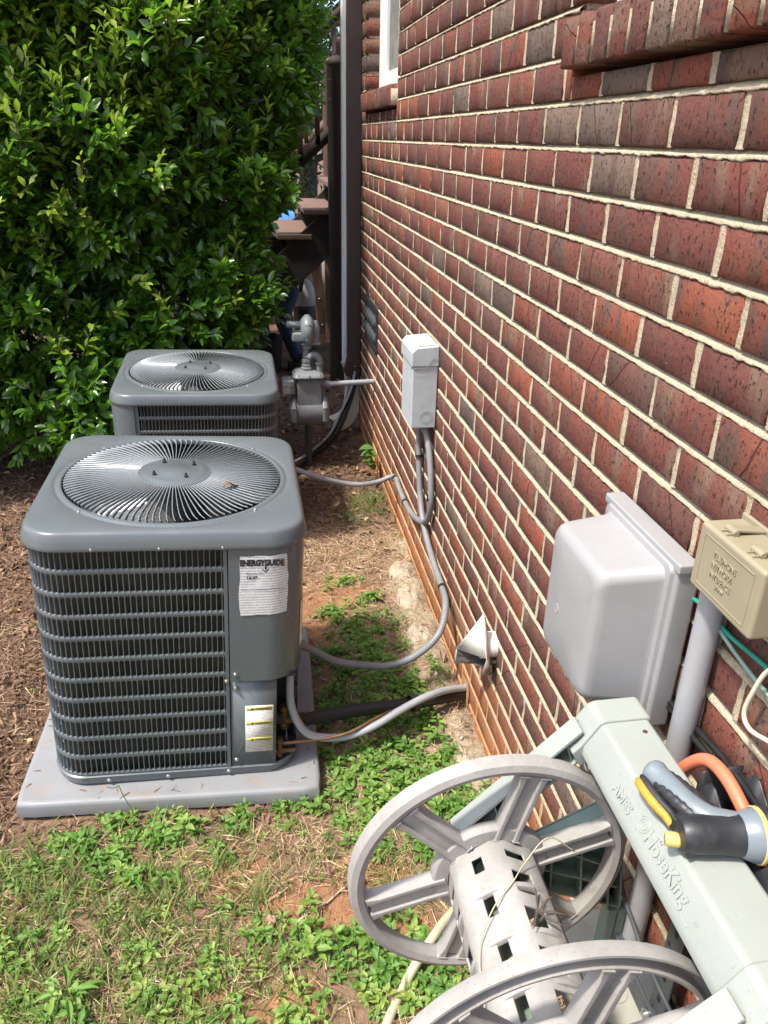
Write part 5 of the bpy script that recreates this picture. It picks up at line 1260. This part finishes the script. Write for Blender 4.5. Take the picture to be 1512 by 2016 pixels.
# ---- the big shrub on the left: overlapping lumps, leaves on the outside and a thinner fill within
rg = np.random.default_rng(21)
LUMP = np.array([(-2.6, 4.75, .85, .75, .70, .62), (-1.75, 4.62, .80, .72, .62, .58), (-1.05, 4.50, .74, .52, .50, .46), (-.50, 4.66, .92, .50, .46, .36), (-.12, 4.80, .98, .30, .34, .22), (-.88, 3.95, .40, .09, .12, .16),
    (-2.5, 4.6, 1.65, .75, .70, .60), (-1.6, 4.45, 1.55, .70, .66, .58), (-.85, 4.55, 1.50, .58, .60, .52), (-.22, 4.80, 1.45, .46, .46, .40),
    (-2.3, 4.6, 2.35, .80, .75, .60), (-1.35, 4.42, 2.25, .72, .70, .60), (-.55, 4.62, 2.15, .62, .60, .52), (-.02, 4.95, 2.10, .40, .46, .50),
    (-2.0, 4.75, 3.05, .85, .80, .60), (-1.0, 4.65, 2.95, .80, .75, .60), (-.25, 4.85, 2.85, .52, .60, .55), (.06, 5.0, 2.55, .32, .40, .36), (-3.3, 4.9, 1.6, .8, .8, 1.3), (.13, 5.0, 1.72, .20, .30, .26), (.10, 4.9, 1.28, .22, .26, .22)])
LUMP[:, 1] += np.clip(LUMP[:, 2]-.9, 0, 3)*.30; LUMP[:, 0] *= 1+np.clip(LUMP[:, 2]-.9, 0, 3)*.05
def lump_points(n, scale, rg, thick, seed):
    w = LUMP[:, 3]*LUMP[:, 5]+LUMP[:, 4]*LUMP[:, 5]+LUMP[:, 3]*LUMP[:, 4]; k = rg.choice(len(LUMP), n, p=w/w.sum())
    d = norm(rg.normal(0, 1, (n, 3))); r = scale-rg.random(n)**1.6*thick
    nz_ = 1+.50*(vnoise(d[:, 0]*3.5+k*3.1, d[:, 2]*3.5+d[:, 1]*2.3, seed)-.5)
    P = LUMP[k, :3]+d*LUMP[k, 3:]*(r*nz_)[:, None]
    q = np.min(np.sqrt((((P[:, None]-LUMP[None, :, :3])/LUMP[None, :, 3:])**2).sum(-1))+np.where(np.arange(len(LUMP))[None] == k[:, None], 9, 0), 1)
    keep = (q > .80) & (P[:, 2] > .16) & (P[:, 1] < 6.9) & (P[:, 0] < (np.interp(P[:, 2], [.55, .75, .95, 1.15, 1.45, 1.8, 3.2], [-.24, -.12, -.04, .01, .10, .24, .33])+.26*(vnoise(P[:, 2]*5, P[:, 1]*4, 3)-.45))*P[:, 1]/4.8) & ~((P[:, 0] > -.75) & (P[:, 1] < 4.14) & (P[:, 2] < .95))
    n_ = norm(d/LUMP[k, 3:]); return P[keep], n_[keep]
bp, bo = lump_points(26000, 1.0, rg, .30, 5)
vis = (bo[:, 1] < .45); bp, bo = bp[vis], bo[vis]
shade = bp[:, 2] < 1.0
f1, p1, t1, s1 = sprigs(bp, bo, rg, 9, (.09, .19), (.062, .094), .30, .45, .0)
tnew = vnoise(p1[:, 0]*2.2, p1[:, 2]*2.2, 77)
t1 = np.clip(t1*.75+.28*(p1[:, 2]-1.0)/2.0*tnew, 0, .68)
bp2, bo2 = lump_points(16000, .76, rg, .45, 9)
f2, p2, t2, s2 = sprigs(bp2, bo2, rg, 6, (.08, .16), (.055, .075), .32, .1, 0)
# fresh, yellow-green shoots standing proud, mostly high on the sunny side
bp3, bo3 = lump_points(14000, 1.07, rg, .06, 5)
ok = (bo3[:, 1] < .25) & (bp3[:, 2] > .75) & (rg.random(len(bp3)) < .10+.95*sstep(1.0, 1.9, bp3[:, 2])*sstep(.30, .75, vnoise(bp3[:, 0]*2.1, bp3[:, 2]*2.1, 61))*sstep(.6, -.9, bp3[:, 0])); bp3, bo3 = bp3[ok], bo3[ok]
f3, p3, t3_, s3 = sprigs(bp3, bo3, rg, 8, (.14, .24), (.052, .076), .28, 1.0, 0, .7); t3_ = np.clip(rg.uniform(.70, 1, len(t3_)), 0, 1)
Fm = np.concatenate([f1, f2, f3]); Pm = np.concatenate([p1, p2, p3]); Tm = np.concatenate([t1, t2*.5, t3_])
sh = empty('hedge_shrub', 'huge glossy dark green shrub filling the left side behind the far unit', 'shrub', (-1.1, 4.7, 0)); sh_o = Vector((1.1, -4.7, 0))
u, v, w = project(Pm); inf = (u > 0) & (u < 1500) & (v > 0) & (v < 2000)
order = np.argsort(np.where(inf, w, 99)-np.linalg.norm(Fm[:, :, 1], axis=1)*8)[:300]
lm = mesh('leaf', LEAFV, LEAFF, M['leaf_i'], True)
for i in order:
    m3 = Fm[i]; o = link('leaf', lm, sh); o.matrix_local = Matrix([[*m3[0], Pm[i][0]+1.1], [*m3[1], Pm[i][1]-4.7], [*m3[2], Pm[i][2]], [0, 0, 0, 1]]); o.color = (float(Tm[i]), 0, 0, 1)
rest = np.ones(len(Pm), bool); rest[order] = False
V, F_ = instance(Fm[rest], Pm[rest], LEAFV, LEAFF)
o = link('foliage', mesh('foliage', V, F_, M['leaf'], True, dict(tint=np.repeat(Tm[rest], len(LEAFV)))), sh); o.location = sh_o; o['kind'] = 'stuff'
o = twig_mesh('twigs', np.concatenate([s1, s3]), .0028, M['bark'], sh); o.location = sh_o; o['kind'] = 'stuff'
rt = random.Random(6)
for i in range(16):
    x = -2.7+.18*i+rt.uniform(-.08, .08); y = 4.75+rt.uniform(-.1, .35); c = crom([(x, y, -.03), (x+rt.uniform(-.1, .1), y+rt.uniform(-.1, .1), .5), (x+rt.uniform(-.25, .25), y+rt.uniform(-.25, .2), 1.2), (x+rt.uniform(-.4, .4), y+rt.uniform(-.4, .2), 2.1)], 5)
    b = MB(); b.tube(c, list(np.linspace(.022, .006, len(c))), 7)
    for k in (5, 7, 9, 11, 13): p = c[k]; b.tube(crom([p, p+Vector((rt.uniform(-.2, .2), rt.uniform(-.25, .1), .12)), p+Vector((rt.uniform(-.4, .4), rt.uniform(-.5, .1), rt.uniform(.15, .4)))], 4), .005, 5)
    o = b.obj('stem', M['bark'], sh, True); o.location = sh_o
# ---- trees beyond the fence
def tree(label, x, y, h, cw, n, seed):
    r = np.random.default_rng(seed); rr = random.Random(seed); t_ = empty('background_tree', label, 'tree', (x, y, 0))
    b = MB(); c = crom([(0, 0, -.2), (.1, .05, h*.3), (-.1, 0, h*.6), (.05, .1, h*.9)], 5); b.tube(c, list(np.linspace(.17, .03, len(c))), 10)
    for k in range(10): p = c[4+k % 9]; a = rr.uniform(0, 6.28); b.tube(crom([p, p+Vector((math.cos(a)*cw*.4, math.sin(a)*cw*.4, .4)), p+Vector((math.cos(a)*cw*.8, math.sin(a)*cw*.8, .9))], 4), [.05]*4+[.035]*4+[.012], 6)
    b.obj('trunk', M['bark'], t_, True)
    L_ = np.array([(rr.uniform(-cw, cw)*.6, rr.uniform(-cw, cw)*.6, rr.uniform(.12, .95)*h, rr.uniform(.35, .6)*cw, rr.uniform(.35, .6)*cw, rr.uniform(.16, .26)*h) for _ in range(16)])
    k = r.integers(0, 16, n); d = norm(r.normal(0, 1, (n, 3))); P = L_[k, :3]+d*L_[k, 3:]*(1-r.random(n)**2*.5)[:, None]
    f, p, tt, s = sprigs(P, d, r, 7, (.18, .34), (.075, .11), .24, .1, .05); V, F_ = instance(f, p, LEAFV, LEAFF); o = link('crown', mesh('crown', V, F_, M['tree'], True, dict(tint=np.repeat(tt, len(LEAFV)))), t_); o['kind'] = 'stuff'
tree('dark leafy tree rising behind the deck posts', .75, 12.2, 6.2, 2.0, 2600, 31)
tree('dark tree standing behind the shrub to the left of the deck', -3.2, 11.5, 6.5, 2.6, 2600, 32)
tree('shorter dark tree directly behind the big shrub, just over the fence', -.9, 10.2, 4.6, 1.9, 2600, 33)
# ---- ground cover ------------------------------------------------------------------------
BT = np.array([(-1, 0, 0), (1, 0, 0), (-.8, .4, .10), (.8, .4, .10), (-.45, .75, .12), (.45, .75, .12), (0, 1, .02)], float)
BF = np.array([(0, 1, 3), (0, 3, 2), (2, 3, 5), (2, 5, 4), (4, 5, 6)])
def avoid(x, y):
    th_ = (np.abs(x+.325) < .455) & (np.abs(y-2.185) < .45); t2_ = (np.abs(x+.315) < .37) & (np.abs(y-3.70) < .37)
    return ~(th_ | t2_ | (x > W-.012))
def scatter(n, x0, x1, y0, y1, dens, rg):
    x = rg.uniform(x0, x1, n); y = rg.uniform(y0, y1, n); k = (rg.random(n) < dens(x, y)) & avoid(x, y); return x[k], y[k]
def lying(x, y, rg, L, Wd, tilt=.12, lift=.002):
    n = len(x); a = rg.uniform(0, 2*math.pi, n); d = np.stack([np.cos(a), np.sin(a), rg.normal(0, tilt, n)], -1); f = frames(d, np.tile([0, 0, 1.], (n, 1)), rg.normal(0, .5, n))
    l = rg.uniform(*L, n); w_ = rg.uniform(*Wd, n); f = f*np.stack([w_, l, l], -1)[:, None, :]
    return f, np.stack([x, y, ground_z(x, y)+lift+np.abs(rg.normal(0, .004, n))+np.maximum(0, -d[:, 2]*l)], -1)
WEED = [(.36, 2.45, .12), (.28, 2.30, .12), (.46, 2.16, .12), (.33, 2.08, .12), (.20, 2.12, .09), (.38, 2.70, .08), (.45, 1.98, .10), (-.62, 1.05, .14), (-.45, 1.05, .12), (-.66, 1.30, .10), (-.35, 1.28, .09), (-.20, 1.20, .08), (.0, 1.12, .08), (.24, 1.08, .10), (.30, 2.55, .07), (.40, 2.55, .06), (.22, 1.75, .1), (.40, 1.75, .1), (.52, 1.70, .08), (.33, 1.60, .1), (-.472, 1.661, .10), (-.328, 1.623, .13), (-.569, 1.588, .08), (.005, 1.700, .08), (-.12, 1.67, .07), (.16, 1.90, .10), (.238, 1.83, .13), (.376, 1.89, .12), (.473, 1.786, .11), (.315, 1.723, .14), (.22, 1.657, .10), (.45, 1.64, .11), (.14, 1.72, .09), (.335, 2.634, .08), (.403, 2.821, .06), (.24, 2.475, .08), (.35, 2.37, .10), (.46, 2.29, .09), (.30, 2.20, .08), (.42, 2.12, .10), (.50, 1.95, .06), (.22, 2.06, .09),
    (.037, 1.275, .07), (.10, 1.21, .08), (.21, 1.20, .11), (.147, 1.129, .07), (.313, 1.168, .10), (.36, 1.07, .11), (.27, .99, .10), (.10, 1.0, .09), (-.578, 1.324, .11), (-.40, 1.50, .08), (-.152, 1.344, .05), (-.10, 1.28, .06), (-.30, 1.15, .10), (-.52, 1.16, .12), (-.15, 1.06, .12), (.02, 1.05, .08), (.52, 1.60, .09), (.40, 1.50, .08), (.32, 2.95, .05), (.25, 2.75, .05)]
GRS = [(-.70, 1.35, .14), (-.55, 1.12, .16), (-.30, 1.0, .16), (-.1, 1.2, .12), (-.15, 1.5, .08), (.1, 1.5, .07), (.3, 1.35, .08), (.5, 2.6, .06), (-.603, 1.438, .13), (-.605, 1.24, .14), (-.401, 1.338, .12), (-.31, 1.425, .11), (-.44, 1.204, .13), (-.70, 1.53, .09), (-.212, 1.27, .11), (.276, 1.468, .065), (.528, 3.72, .10), (.60, 3.80, .09), (.43, 3.60, .07), (-.088, 1.393, .08), (-.25, 1.10, .14), (-.5, 1.05, .15), (.56, 2.12, .05), (.05, 1.15, .06)]
rg = np.random.default_rng(77)
near = lambda x, y: np.clip(1.3-(y-1.0)*.16, .25, 1)
wv = lambda x, y: blobs(x, y, WEED); gv = lambda x, y: blobs(x, y, GRS); mw = mulchw
# straw and dry stems
x, y = scatter(90000, -1.7, .66, .80, 4.6, lambda x, y: np.clip(.22+.9*sstep(.42, .70, fbm(x*3.3, y*3.3, 91, 3)), 0, 1)*(1-.75*mw(x, y))*(1-.5*blobs(x, y, BLOB_CLAY))*near(x, y), rg)
f, p = lying(x, y, rg, (.018, .085), (.0006, .0013), .10); V, F_ = instance(f, p, BT, BF)
tag(link('dry_straw', mesh('dry_straw', V, F_, M['straw'], False, dict(tint=np.repeat(rg.random(len(p)), 7)))), kind='stuff')
# mulch chips
x, y = scatter(120000, -2.2, .66, 1.2, 6.4, lambda x, y: np.clip(mw(x, y)+.04, 0, 1)*np.clip(1.25-(y-1.2)*.17, .35, 1), rg)
f, p = lying(x, y, rg, (.010, .040), (.0013, .0042), .22, .003); V, F_ = instance(f, p, BT, BF)
tag(link('bark_mulch', mesh('bark_mulch', V, F_, M['mulch'], False, dict(tint=np.clip(np.repeat(rg.beta(1.6, 2.2, len(p)), 7), 0, 1)))), kind='stuff')
# dead leaves
x, y = scatter(2600, -2.2, .66, .9, 6.4, lambda x, y: np.clip(.06+.5*sstep(2.6, 3.6, y)+.45*mw(x, y), 0, 1), rg)
f, p = lying(x, y, rg, (.022, .055), (.018, .04), .25, .004); T = LEAFV.copy(); T[:, 2] = T[:, 2]*3+.22*T[:, 0]**2*4*.3; V, F_ = instance(f, p, T, LEAFF)
tag(link('leaf_litter', mesh('leaf_litter', V, F_, M['dead'], True, dict(tint=np.repeat(rg.random(len(p))**1.3, len(LEAFV))))), kind='stuff')
xd = rg.uniform(-.74, .11, 260); yd = rg.uniform(1.76, 2.61, 260); kd = ((np.abs(xd-UX+.02) > .375) | (np.abs(yd-UY) > .375)); xd, yd = xd[kd], yd[kd]; nd = len(xd)
a = rg.uniform(0, 6.28, nd); f = frames(np.stack([np.cos(a), np.sin(a), rg.normal(0, .04, nd)], -1), np.tile([0, 0, 1.], (nd, 1))); l = rg.uniform(.006, .04, nd); f = f*np.stack([rg.uniform(.0006, .0022, nd), l, l*.5], -1)[:, None, :]
V, F_ = instance(f, np.stack([xd, yd, .004+.0478-(xd+.315)*math.sin(TILT*.8)], -1), BT, BF)
tag(link('pad_debris', mesh('pad_debris', V, F_, M['mulch'], False, dict(tint=np.repeat(rg.random(nd), 7)))), kind='stuff')
# clay crumbs and small stones
OCT = np.array([(1, 0, 0), (-1, 0, 0), (0, 1, 0), (0, -1, 0), (0, 0, .7), (0, 0, -.7), (.6, .6, .35), (-.6, .55, .3)], float)
OF = np.array([(0, 6, 4), (6, 2, 4), (2, 7, 4), (7, 1, 4), (1, 3, 4), (3, 0, 4), (0, 3, 5), (3, 1, 5), (1, 7, 5), (7, 2, 5), (2, 6, 5), (6, 0, 5)])
x, y = scatter(9000, -1.2, .66, .85, 3.8, lambda x, y: np.clip(.10+.8*blobs(x, y, BLOB_CLAY)+.7*blobs(x, y, BLOB_PALE), 0, 1)*near(x, y)*(1-.6*mw(x, y)), rg)
n = len(x); s_ = rg.uniform(.0012, .0055, n)*(1+1.6*(rg.random(n) > .97)); f = frames(norm(rg.normal(0, 1, (n, 3))), np.tile([0, 0, 1.], (n, 1)))*(s_[:, None]*rg.uniform(.6, 1.3, (n, 3)))[:, None, :]
V, F_ = instance(f, np.stack([x, y, ground_z(x, y)+s_*.25], -1), OCT, OF); ti = np.where(blobs(x, y, BLOB_PALE) > .3, rg.uniform(.7, 1, n), rg.uniform(0, .85, n))
tag(link('clay_crumbs', mesh('clay_crumbs', V, F_, M['clod'], True, dict(tint=np.repeat(ti, len(OCT))))), kind='stuff')
# grass
def grass(name, x, y, rg, L, Wd, lean, tint):
    n = len(x); a = rg.uniform(0, 2*math.pi, n); le = np.abs(rg.normal(0, lean, n)); d = np.stack([np.cos(a)*le, np.sin(a)*le, np.ones(n)], -1); T = BT.copy(); T[:, 2] = -.35*T[:, 1]**2
    up = np.stack([-np.cos(a), -np.sin(a), np.full(n, .6)], -1)*-1; f = frames(d, -up, rg.normal(0, .4, n)); l = rg.uniform(*L, n); f = f*np.stack([rg.uniform(*Wd, n), l, l], -1)[:, None, :]
    V, F_ = instance(f, np.stack([x, y, ground_z(x, y)-.003], -1), T, BF); return V, F_, np.repeat(tint(n), 7)
x, y = scatter(60000, -1.0, .66, .80, 4.0, lambda x, y: np.clip(gv(x, y)*.55+.012+.12*blobs(x, y, [(.528, 3.72, .10), (.60, 3.80, .09), (.276, 1.468, .07)])*4, 0, 1), rg)
V, F_, ti = grass('g', x, y, rg, (.022, .085), (.0008, .0024), .75, lambda n: rg.beta(1.9, 1.8, n))
xb, yb = scatter(11000, -1.0, .4, .80, 1.75, lambda x, y: np.clip(blobs(x, y, GRS)*.5*sstep(.15, -.35, x)+.05*sstep(.3, -.5, x), 0, 1), rg)
Vb, Fb, tb_ = grass('g', xb, yb, rg, (.035, .095), (.0018, .0042), .85, lambda n: rg.beta(2.8, 1.6, n))
F_ = np.concatenate([F_, Fb+len(V)]); V = np.concatenate([V, Vb]); ti = np.concatenate([ti, tb_])
tag(link('grass', mesh('grass', V, F_, M['grass'], False, dict(tint=ti))), kind='stuff')
# broadleaf weeds: each plant a short stem with whorls of pointed leaves
WL = LEAFV.copy(); WL[:, 0] *= 1.15; WL[:, 2] = WL[:, 2]*1.6-.10*WL[:, 1]**2
def weed_frames(x, y, sz, rg):
    n = len(x); fr = []; ps = []; ti = []; tw = []
    tilt = rg.normal(0, .35, (n, 2)); h = sz*rg.uniform(.7, 1.6, n); g = ground_z(x, y); tn = np.clip(rg.normal(.42, .22, n)+.22*(y < 1.4)*(x < .1), 0, 1); a0 = rg.uniform(0, 6.28, n)
    top = np.stack([x+tilt[:, 0]*h, y+tilt[:, 1]*h, g+h], -1); b0 = np.stack([x, y, g-.003], -1); tw.append(np.stack([b0, top], 1))
    for lv in range(4):
        t = (.35, .65, .88, 1.0)[lv]; sc = (1.0, .95, .75, .42)[lv]
        for k in range((3, 3, 2, 2)[lv]):
            a = a0+lv*1.05+k*2*math.pi/(3, 3, 2, 2)[lv]+rg.normal(0, .25, n); el = rg.normal((.15, .25, .45, .9)[lv], .22, n)
            d = np.stack([np.cos(a), np.sin(a), el], -1); f = frames(d, np.tile([0, 0, 1.], (n, 1)), rg.normal(0, .3, n)); l = sz*sc*rg.uniform(.75, 1.15, n)
            fr.append(f*(l[:, None]*np.array([.58, 1, 1]))[:, None, :]); ps.append(b0+(top-b0)*t+norm(d)*.004); ti.append(np.clip(tn+rg.normal(0, .08, n)+.12*(lv == 3), 0, 1))
    return fr, ps, ti, tw
x, y = scatter(7600, -1.0, .655, .80, 3.3, lambda x, y: np.clip(wv(x, y)**1.3*.75+.010, 0, 1), rg)
kp = (rg.random(len(x)) < np.where((y < 1.45) & (x < .12), .55, 1)) & ~((np.abs((x-.165)-.45*(y-.95)) < .022) & (y < 1.12)); x, y = x[kp], y[kp]
sz = rg.uniform(.012, .036, len(x))*np.clip(.75+.3*wv(x, y), .6, 1.05)
fr, ps, ti, tw = weed_frames(x, y, sz, rg)
# the largest plants are things of their own
u, v, w = project(np.stack([x, y, ground_z(x, y)], -1)); big = np.argsort(-np.where((u > 0) & (u < 1512) & (v > 0) & (v < 2016), sz/w, 0))[:110]
isb = np.zeros(len(x), bool); isb[big] = True
Fm = np.concatenate([q[~isb] for q in fr]); Pm = np.concatenate([q[~isb] for q in ps]); Tm = np.concatenate([q[~isb] for q in ti])
V, F_ = instance(Fm, Pm, WL, LEAFF); tag(link('weed_cover', mesh('weed_cover', V, F_, M['weed'], True, dict(tint=np.repeat(Tm, len(WL))))), kind='stuff')
o = twig_mesh('weed_stems', tw[0], .0014, M['weed'], None); tag(o, kind='stuff')
for i in big:
    b0 = np.array([x[i], y[i], 0]); Fi = np.stack([q[i] for q in fr]); Pi = np.stack([q[i] for q in ps])-b0; Ti = np.array([q[i] for q in ti]); V, F_ = instance(Fi, Pi, WL, LEAFF)
    zl = (('small broadleaf weed in the clump along the pad front edge', 'weeds along the pad front') if y[i] > 1.5 and x[i] < .06 else ('small broadleaf weed in the green strip between pad and brick wall', 'weeds between pad and wall') if y[i] > 1.78 else
        ('small broadleaf weed seen around and through the far reel wheel', 'weeds around the reel wheel') if x[i] > .06 and y[i] > 1.2 else ('small broadleaf weed beside the tan hose at the bottom', 'weeds beside the tan hose') if x[i] > .06 else ('small broadleaf weed in the grassy lower left of the lawn', 'weeds at the lower left') if x[i] < -.22 else ('small broadleaf weed in the bare bottom middle of the lawn', 'weeds at the bottom middle'))
    o = link('broadleaf_weed', mesh('broadleaf_weed', V, F_, M['weed'], True, dict(tint=np.repeat(Ti, len(WL)))), None, (x[i], y[i], 0)); tag(o, zl[0], 'weed', zl[1])
# a few single plants
def one_plant(name, label, cat, px, py, n, L, hgt, seed, wid=.55, wall=False, tint=.4):
    r = np.random.default_rng(seed); a = r.uniform(0, 6.28, n) if not wall else r.uniform(1.8, 4.6, n); t = r.uniform(.3, 1, n); d = np.stack([np.cos(a), np.sin(a), r.normal(.25, .3, n)], -1); f = frames(d, np.tile([0, 0, 1.], (n, 1)), r.normal(0, .3, n)); l = r.uniform(L*.7, L*1.15, n)
    f = f*(l[:, None]*np.array([wid, 1, 1]))[:, None, :]; z0 = float(ground_z(px, py)); P = np.stack([np.zeros(n)+d[:, 0]*.02, d[:, 1]*.02, t*hgt], -1); V, F_ = instance(f, P, WL, LEAFF)
    o = link(name, mesh(name, V, F_, M['weed'], True, dict(tint=np.full(len(V), tint))), None, (px, py, z0)); tag(o, label, cat)
    b = MB(); b.tube([(0, 0, -.01), (.004, 0, hgt*.5), (0, 0, hgt)], .0022, 5); b.obj('stem', M['weed'], o, True)
one_plant('vine_plant', 'dark broad-leaved plant climbing the brick wall by the sagging conduit', 'plant', .632, 4.02, 9, .075, .24, 3, .8, True, .12)
one_plant('tall_weed', 'tall narrow-leaved weed at the lower left edge', 'plant', -.50, 1.17, 13, .055, .05, 5, .24, False, .55)
o = cable('bare_twig', [(.0, 1.30, .012), (.05, 1.335, .016), (.10, 1.36, .014), (.15, 1.395, .018), (.19, 1.41, .016)], .0024, M['tanhose'], None, 6); tag(o, 'thin bare twig lying on orange clay left of the reel wheel', 'twig')
o = cable('weed_sprig', [(-.395, 1.655, .02), (-.42, 1.68, .07), (-.445, 1.70, .12), (-.455, 1.71, .15)], .0013, M['weed'], None, 6); tag(o, 'thin wiry sprig rising in front of the pad', 'plant')
o = cable('twig', [(-.455, 1.71, .148), (-.47, 1.70, .152), (-.485, 1.70, .158)], .0012, M['weed'], o, 6)
f = frames(np.array([[.6, -.8, .1]]), np.array([[0, 0, 1.]])); V, F_ = instance(f*np.array([.020, .034, .03])[None, None], np.array([[-.285, 1.555, .022]]), WL, LEAFF)
o = link('fallen_leaf', mesh('fallen_leaf', V, F_, simple('yellow_leaf', (.60, .42, .04), .5, 0, .5, 60, .8, (.4, .08, .03)), True)); tag(o, 'yellow leaf with a red blotch among the weeds below the pad', 'leaf')
# rough lumps of spilled concrete along the foot of the wall
t = newmat('spilled_mortar'); p = t.pos(); c = t.ramp(t.noise(24, 6, .7, p), [(.25, (.26, .20, .13)), (.5, (.44, .37, .27)), (.8, (.58, .51, .42))]); t.set(Base_Color=c, Roughness=.95); t.bump(t.noise(60, 6, .75, p), 1., .012); M['spill'] = t.m
for k, (x, y, r, lab) in enumerate(((.595, 3.02, .075, 'buff lump of spilled mortar at the wall foot beyond the sagging conduit'), (.590, 2.80, .085, 'pale pink lump of spilled mortar by the clamped conduit'), (.585, 2.50, .080, 'brown lump of spilled mortar where the conduit leaves the wall'), (.60, 1.60, .055, 'pinkish lump of spilled mortar behind the reel wheel'), (.59, 1.80, .05, 'small buff lump of spilled mortar below the pipe hole'))):
    rr = np.random.default_rng(k+3); n = 20; m = 9; V = []
    for j in range(m):
        for i in range(n):
            a = 2*math.pi*i/n; q = math.sin((j/(m-1))*math.pi/2); hz = math.cos((j/(m-1))*math.pi/2); nn = 1+.55*(fbm(math.cos(a)*2+k*9, math.sin(a)*2+j*.35, 13, 3)-.5)
            V.append((min(.655, x+r*.75*q*nn*math.cos(a)), y+r*1.5*q*nn*math.sin(a), -.02+.055*hz**.6*(.7+.6*fbm(i*.7+k, j*.9, 19, 3))))
    o = link('mortar_lump', mesh('mortar_lump', V, [(j*n+i, j*n+(i+1) % n, (j+1)*n+(i+1) % n, (j+1)*n+i) for j in range(m-1) for i in range(n)], M['spill'], True)); tag(o, lab, 'rubble', 'lumps of spilled mortar')
